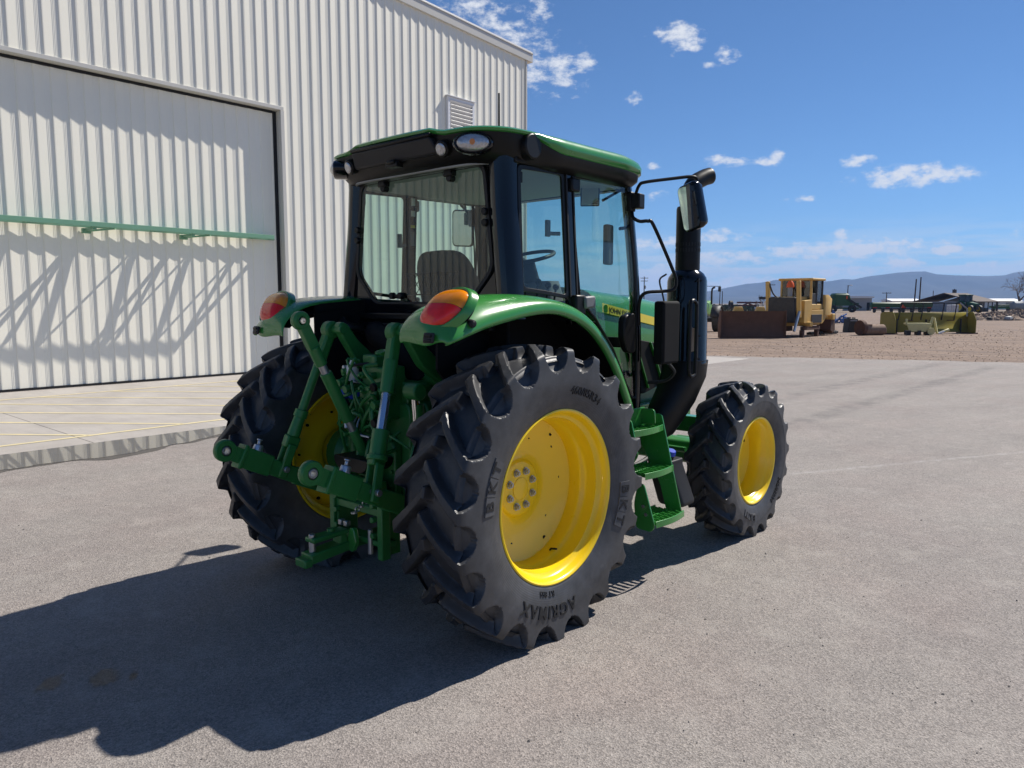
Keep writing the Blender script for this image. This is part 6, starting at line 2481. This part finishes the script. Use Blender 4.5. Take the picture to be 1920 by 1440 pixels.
for k in range(46):
    x = -hw * .74 + hw * 1.5 * k / 45
    b.bar((x, .11, 1.22), (x, .11, 1.78), .008, .008)
for k in range(7):
    z = 1.26 + .5 * k / 6
    b.bar((-hw * .74, .115, z), (hw * .76, .115, z), .008, .008)
b.build('screen_mesh', 'dark_machine', pu, smooth=False)
for x in (-hw * .5, hw * .1, hw * .55):
    part('wear_patch', 'rust', pu, lambda b_: b_.box((x, .165, .78), (.5, .012, .05)))
# pale yellow mounting frame
fr, mf = bg('mounting_frame', 1722, 627.5, 'pale yellow steel mounting frame in front of the box pusher', 'frame', yaw=-4)
part('top_plate', 'pale_yellow', fr, lambda b_: (b_.box((0, .0, .62), (1.25, .10, .08)), b_.box((0, .45, .64), (1.25, .10, .08)), b_.box((-.58, .22, .63), (.1, .36, .08)), b_.box((.58, .22, .63), (.1, .36, .08))), bevel=.01)
part('front_plate', 'pale_yellow', fr, lambda b_: b_.prism(round_poly([(-.68, .60), (.62, .60), (.50, .20), (-.52, .20)], .04), -.08, -.03, 'xz'), bevel=.01)
for x in (-.55, .0, .5):
    part('foot', 'dark_machine', fr, lambda b_: b_.box((x, .1, .14), (.22, .4, .26)), bevel=.02)
part('upright', 'pale_yellow', fr, lambda b_: b_.bar((.60, .1, .3), (.85, .25, 1.0), .12, .10), bevel=.01)
part('upright', 'pale_yellow', fr, lambda b_: b_.bar((1.05, .1, .1), (.92, .25, .95), .10, .10), bevel=.01)
part('upright', 'pale_yellow', fr, lambda b_: b_.bar((-.62, .1, .55), (-.60, .2, .90), .10, .08), bevel=.01)
part('pivot', 'pale_yellow', fr, lambda b_: (b_.cyl((.62, -.15, .22), (.62, .2, .22), .20, n=16), b_.cyl((1.35, .0, .20), (1.65, .1, .30), .09, n=12)), bevel=.01)
part('rod', 'far_white', fr, lambda b_: b_.cyl((1.05, -.05, .10), (1.35, -.05, .22), .06, n=10))
tk, _ = bg('water_tote', 1785, 592, 'white water tote standing behind the box pusher', 'tote')
part('tank', 'far_white', tk, lambda b_: b_.box((0, 0, .95), (1.1, 1.1, 1.25)), bevel=.08)
part('cage', 'far_grey', tk, lambda b_: [b_.box((x, -.58, .95), (.03, .03, 1.3)) for x in (-.5, -.17, .17, .5)])
part('pallet', 'pole_wood', tk, lambda b_: b_.box((0, 0, .16), (1.2, 1.15, .3)))

# brown roofed house
ho, mh = bg('brown_house', 1790, 583.9, 'low house with a broad brown gable roof and porch posts', 'house', yaw=33)
Lh, wh, ze, zr = 4.9, 6.6, 2.15, 3.95
def roof_fn(b_):
    b_.loft([[(x, -wh, ze), (x, 0, zr), (x, wh, ze), (x, wh, ze - .18), (x, 0, zr - .18), (x, -wh, ze - .18)] for x in (-Lh, Lh)])
rf = part('roof', 'roof_brown', ho, roof_fn, smooth=False)
part('chimney', 'wall_dark', rf, lambda b_: b_.box((2.6, 1.6, 4.1), (.6, .6, 1.3)))
part('flue', 'dark_machine', rf, lambda b_: b_.cyl((3.4, 2.0, 3.4), (3.4, 2.0, 4.9), .09, n=8))
part('wall', 'wall_lilac', ho, lambda b_: b_.box((-.2, .4, 1.05), (2 * Lh - 1.6, 2 * wh - 4.2, 2.1)))
part('gable_wall', 'wall_lilac', ho, lambda b_: b_.prism([(-4.2, 2.1), (4.8, 2.1), (0, 3.6)], Lh - .55, Lh - .45, 'yz'))
for k in range(6):
    part('porch_post', 'wall_dark', ho, lambda b_: b_.box((-Lh + .3 + k * 1.75, -wh + .3, 1.05), (.16, .16, 2.1)))
for k in range(4):
    part('porch_post', 'wall_dark', ho, lambda b_: b_.box((Lh - .25, -wh + .3 + k * 4.2, 1.1), (.16, .16, 2.2)))
for k in range(3):
    part('window', 'window_dark', ho, lambda b_: b_.box((-3.1 + k * 2.5, -4.12, 1.25), (1.3, .06, 1.0)))
part('window', 'window_dark', ho, lambda b_: b_.box((Lh - .97, -1.6, 1.2), (.06, 1.3, 1.1)))
part('door', 'wall_dark', ho, lambda b_: b_.box((Lh - .97, 1.2, 1.0), (.06, 1.0, 2.0)))
part('porch_clutter', 'wall_dark', ho, lambda b_: (b_.box((-1.5, -5.4, .5), (2.2, .8, 1.0)), b_.box((1.6, -5.2, .4), (1.4, .8, .8)), b_.box((-3.6, -5.3, .6), (.9, .7, 1.2))))

gt, _ = bg('green_tractor', 1833, 586.5, 'dark green cab tractor parked at the end of the brown house', 'tractor', yaw=14)
far_tractor(gt, 'green_far', 1.12)
gw, _ = bg('green_implement', 1876, 584, 'low green farm implement near the bare tree', 'implement')
part('deck', 'green_far', gw, lambda b_: (b_.box((0, 0, 1.0), (4.4, 1.0, .45)), b_.box((.3, 0, 1.35), (3.2, .7, .3))), bevel=.05)
part('bar', 'green_light', gw, lambda b_: b_.box((.2, -.55, .75), (4.2, .12, .15)))
for x in (-1.6, 1.6):
    part('wheel', 'dark_machine', gw, lambda b_: b_.lathe([(-.15, .2), (-.15, .45), (.15, .45), (.15, .2)], 'x', c=(x, 0, .45), n=16, closed=True))
tn, _ = bg('grey_tank', 1913, 584.5, 'large grey cylindrical tank at the right edge of the yard', 'tank')
part('shell', 'far_grey', tn, lambda b_: b_.lathe([(-1.9, .01), (-1.85, .7), (-1.6, .98), (1.6, .98), (1.85, .7), (1.9, .01)], 'x', c=(0, 0, 1.2), n=24))
part('saddle', 'dark_machine', tn, lambda b_: (b_.box((-1.1, 0, .2), (.3, 1.5, .5)), b_.box((1.1, 0, .2), (.3, 1.5, .5))))
part('tyre', 'dark_machine', tn, lambda b_: b_.lathe([(-.3, .3), (-.3, .75), (.3, .75), (.3, .3)], 'y', c=(1.3, -1.0, .75), n=20, closed=True))
# long white roofs on the plain
for px, row, w, lab in ((1698, 580.0, 9, 'long low white building just left of the brown house roof'), (1874, 580.2, 12, 'long low white building right of the dark green tractor')):
    wb, m_ = bg('white_building', px, row, lab, 'building', group='long white buildings on the plain')
    part('wall', 'far_white', wb, lambda b_: b_.box((0, 3, 1.2), (w * .9, 6, 2.4)))
    part('roof', 'far_white', wb, lambda b_: b_.prism([(-1.0, 2.4), (3.0, 3.1), (7.0, 2.4)], -w / 2, w / 2, 'yz'))
    part('door', 'far_grey', wb, lambda b_: b_.box((w * .2, -.03, 1.0), (1.4, .06, 1.9)))

# heaps of rubble
def heap(px, row, label, w, h, dep, seedv, m='clod'):
    o, _ = bg('earth_mound', px, row, label, 'mound')
    r2 = np.random.default_rng(seedv)
    n = 28
    rows = []
    for i in range(n + 1):
        row_ = []
        for j in range(n + 1):
            u, v = 2 * i / n - 1, 2 * j / n - 1
            e = max(0, 1 - u * u) * max(0, 1 - v * v)
            z = h * (e ** .7) * (.7 + .5 * r2.random()) if e > 0 else 0
            row_.append((u * w / 2, v * dep / 2, z))
        rows.append(row_)
    part('soil', m, o, lambda b_: b_.grid(rows), smooth=False)
    for k in range(7):
        part('rock', 'far_grey' if k % 3 else 'dark_machine', o, lambda b_: b_.ball((r2.uniform(-.42, .42) * w, -dep * .35 + r2.uniform(-.4, .4), .2), r2.uniform(.18, .45), 8, (1.3, .9, .7)), smooth=False)


heap(1868, 600, 'brown earth mound with grey rubble right of the box pusher', 4.6, .85, 3, 2)
heap(1838, 597, 'low dark rubble heap just right of the box pusher', 3.0, .55, 2, 3, 'rust')
heap(1906, 596, 'pale earth bank at the right edge of the yard', 4.0, 1.0, 3, 4)

# poles
def pole(px, row_base, row_top, label, arms=0, r=.13, lean=0.0, lamp=False):
    o, m_ = bg('utility_pole', px, row_base, label, 'pole')
    h = (row_base - row_top) * m_
    part('post', 'pole_wood', o, lambda b_: b_.cyl((0, 0, 0), (lean * h, 0, h), r, r * .75, n=10))
    for k in range(arms):
        part('crossarm', 'pole_wood', o, lambda b_: b_.box((lean * h, 0, h * (.95 - .09 * k)), (2.6 - .4 * k, .14, .14)))
        for x in (-1.1, -.5, .5, 1.1):
            part('insulator', 'far_grey', o, lambda b_: b_.cyl((x, 0, h * (.95 - .09 * k)), (x, 0, h * (.95 - .09 * k) + .3), .07, n=8))
    if lamp:
        part('lamp_arm', 'far_grey', o, lambda b_: b_.tube(smooth_path([(0, 0, h * .94), (.35, 0, h), (.8, 0, h * 1.02)], 4), .05, n=7))
        part('lamp_head', 'far_white', o, lambda b_: b_.box((.85, 0, h * 1.0), (.5, .25, .16)), bevel=.04)
    if arms > 1:
        part('transformer', 'far_grey', o, lambda b_: b_.cyl((.35, 0, h * .62), (.35, 0, h * .72), .25, n=14))


pole(1207, 578.5, 519, 'tall utility pole with two crossarms just right of the cab', 2, r=.20)
pole(1349, 581.5, 536, 'bare wooden post left of the bulldozer, taller of the pair', r=.12)
pole(1353.6, 581.5, 546, 'bare wooden post left of the bulldozer, shorter of the pair', r=.12)
pole(1443, 580.5, 532, 'utility pole with one crossarm behind the bulldozer arms', 1, r=.14)
pole(1588, 581.5, 535, 'lamp pole standing behind the green seed hopper', lamp=True, r=.14)
pole(1661, 580, 548, 'far utility pole with one crossarm above the grain drills', 1, r=.14)
pole(1713, 584, 523.5, 'dark thick bare pole left of the brown house, shorter of the pair', r=.16, lean=.03)
pole(1722.5, 584, 520, 'dark thick bare pole left of the brown house, taller of the pair', r=.16, lean=.012)
pole(1748, 580, 545, 'thin pole rising behind the left end of the brown house roof', r=.12)
pole(1188, 579, 553, 'short far pole just right of the cab pillar', r=.14)


# bare trees
def bare_tree(px, row, height, label, seedv, spread=1.0, levels=6, r0=.26):
    o, m_ = bg('bare_tree', px, row, label, 'tree')
    r2 = random.Random(seedv)
    trunk, crown = MB(), MB()

    def grow(p, d, L_, r_, lv):
        n = 3
        q = p.copy()
        path = [q.copy()]
        for k in range(n):
            d = (d + Vector((r2.uniform(-.22, .22), r2.uniform(-.22, .22), r2.uniform(-.10, .14)))).normalized()
            q = q + d * L_ / n
            path.append(q.copy())
        (trunk if lv < 1 else crown).tube(path, [r_ * (1 - .35 * k / n) for k in range(n + 1)], n=8 if lv < 2 else (5 if lv < 4 else 3), cap=False)
        if lv >= levels:
            return
        for k in range(r2.choice((2, 3, 3)) + (1 if lv > 2 else 0)):
            a = r2.uniform(0, 6.28)
            t = r2.uniform(.35, .95) * spread
            side = d.orthogonal().normalized()
            side.rotate(Matrix.Rotation(a, 3, d))
            nd = (d + side * t).normalized()
            nd.z = nd.z * .85 + .10
            grow(path[r2.choice((2, 3, 3))], nd.normalized(), L_ * r2.uniform(.62, .85), max(.012, r_ * .58), lv + 1)
    grow(Vector((0, 0, 0)), Vector((.03, 0, 1)), height * .27, r0, 0)
    trunk.build('trunk', 'bark', o)
    crown.build('crown', 'bark', o)


bare_tree(1910, 584, 12.0, 'large bare tree spreading at the right edge of the yard', 11, 1.15, 6, .30)
bare_tree(1428, 581.5, 5.0, 'small bare tree behind the bulldozer, left of its arms', 5, .7, 5, .10)

# scrub along the edge of the plain
pv, pf = [], []
r2 = np.random.default_rng(9)
for i in range(5200):
    row = 574.2 + r2.random() ** 1.7 * 5.5
    px = r2.uniform(1180, 1990)
    if r2.random() < .5:
        px = r2.uniform(1325, 1440)
        row = 576 + r2.random() * 7.5
    gp = ground_at(px, row)
    s_ = r2.uniform(.25, .8)
    z0 = r2.random() * .9
    a = r2.uniform(0, 3.14)
    k = len(pv)
    dx, dy = math.cos(a) * s_, math.sin(a) * s_
    pv += [(gp.x - dx, gp.y - dy, -.05 + z0 * .3), (gp.x + dx, gp.y + dy, -.05 + z0 * .3), (gp.x + dx * .5, gp.y + dy * .3, z0 + s_ * .6), (gp.x - dx * .6, gp.y + .2, z0 + s_ * .5)]
    pf.append((k, k + 1, k + 2, k + 3))
me = bpy.data.meshes.new('scrub')
me.from_pydata(pv, [], pf)
me.materials.append(MATS['scrub'])
o = bpy.data.objects.new('scrub', me)
COL.objects.link(o)
tag(o, 'dry olive scrub along the far edge of the yard', kind='stuff')

# mountains
g = NG('mountain')
c = g.mix(g.rng(g.noise(.0016, 8, .6), .35, .65), (0.022, 0.026, 0.022), (0.060, 0.056, 0.045))
g.L(c, g.b.inputs['Base Color'])
g.b.inputs['Roughness'].default_value = 1.0
DM = 6200.0
prof_px = [(1100, 556), (1200, 552), (1290, 549), (1330, 546), (1365, 539), (1400, 532), (1425, 530), (1455, 524.5), (1470, 526), (1490, 530), (1540, 528), (1560, 526.5), (1580, 523), (1600, 524), (1625, 518.5), (1645, 516), (1680, 511.5), (1705, 509.5), (1735, 508.8), (1755, 514), (1790, 516), (1850, 517.5), (1885, 516), (1900, 511), (1920, 508.5), (1960, 505), (2020, 512), (2100, 520), (2300, 528), (2600, 535)]
azs, hs = [], []
for px, row in prof_px:
    d_ = ray_dir(px, row)
    hd_ = math.hypot(d_.x, d_.y)
    azs.append(math.atan2(d_.x, d_.y))
    hs.append(CAM_POS.z + DM * d_.z / hd_)
AZ = np.linspace(azs[0] - .25, azs[-1] + .1, 420)
HT = np.interp(AZ, azs, hs)
r2 = np.random.default_rng(21)
nA, nD = len(AZ), 26
rid = np.zeros((nD, nA))
for f, amp in ((9, 1.0), (17, .6), (37, .35), (71, .2), (140, .10)):
    rid += amp * np.abs(np.sin(AZ[None] * f * 3 + np.linspace(0, 1.6, nD)[:, None] * f * .25 + r2.uniform(0, 6)))
rid /= 2.25
b = MB()
rows = []
for i in range(nD):
    t = i / (nD - 1)
    dist = DM - 2300 * (1 - t)
    env = t ** 1.5
    row_ = []
    for j in range(nA):
        h_ = HT[j] * env * (1 - (.50 * rid[i, j]) * (1 - t) ** .6)
        if i == nD - 1:
            h_ = HT[j]
        row_.append((CAM_POS.x + dist * math.sin(AZ[j]), CAM_POS.y + dist * math.cos(AZ[j]), h_ - .5))
    rows.append(row_)
rows.append([(CAM_POS.x + (DM + 900) * math.sin(a), CAM_POS.y + (DM + 900) * math.cos(a), -1.0) for a in AZ])
b.grid(rows)
tag(b.build('mountains', 'mountain', smooth=True, angle=180), kind='structure')

# the air between: one closed box of thin pale haze
hz = bpy.data.materials.new('haze')
hz.use_nodes = True
hz.node_tree.nodes.clear()
ho_ = hz.node_tree.nodes.new('ShaderNodeOutputMaterial')
pv_ = hz.node_tree.nodes.new('ShaderNodeVolumePrincipled')
pv_.inputs['Color'].default_value = (0.30, 0.54, 1.0, 1)
pv_.inputs['Density'].default_value = 0.00012
pv_.inputs['Anisotropy'].default_value = 0.1
hz.node_tree.links.new(pv_.outputs[0], ho_.inputs['Volume'])
b = MB()
b.box((0, 0, 170), (16800, 16800, 344))
o = b.build('haze', hz, smooth=False)
tag(o, 'thin pale haze over the whole plain', kind='stuff')
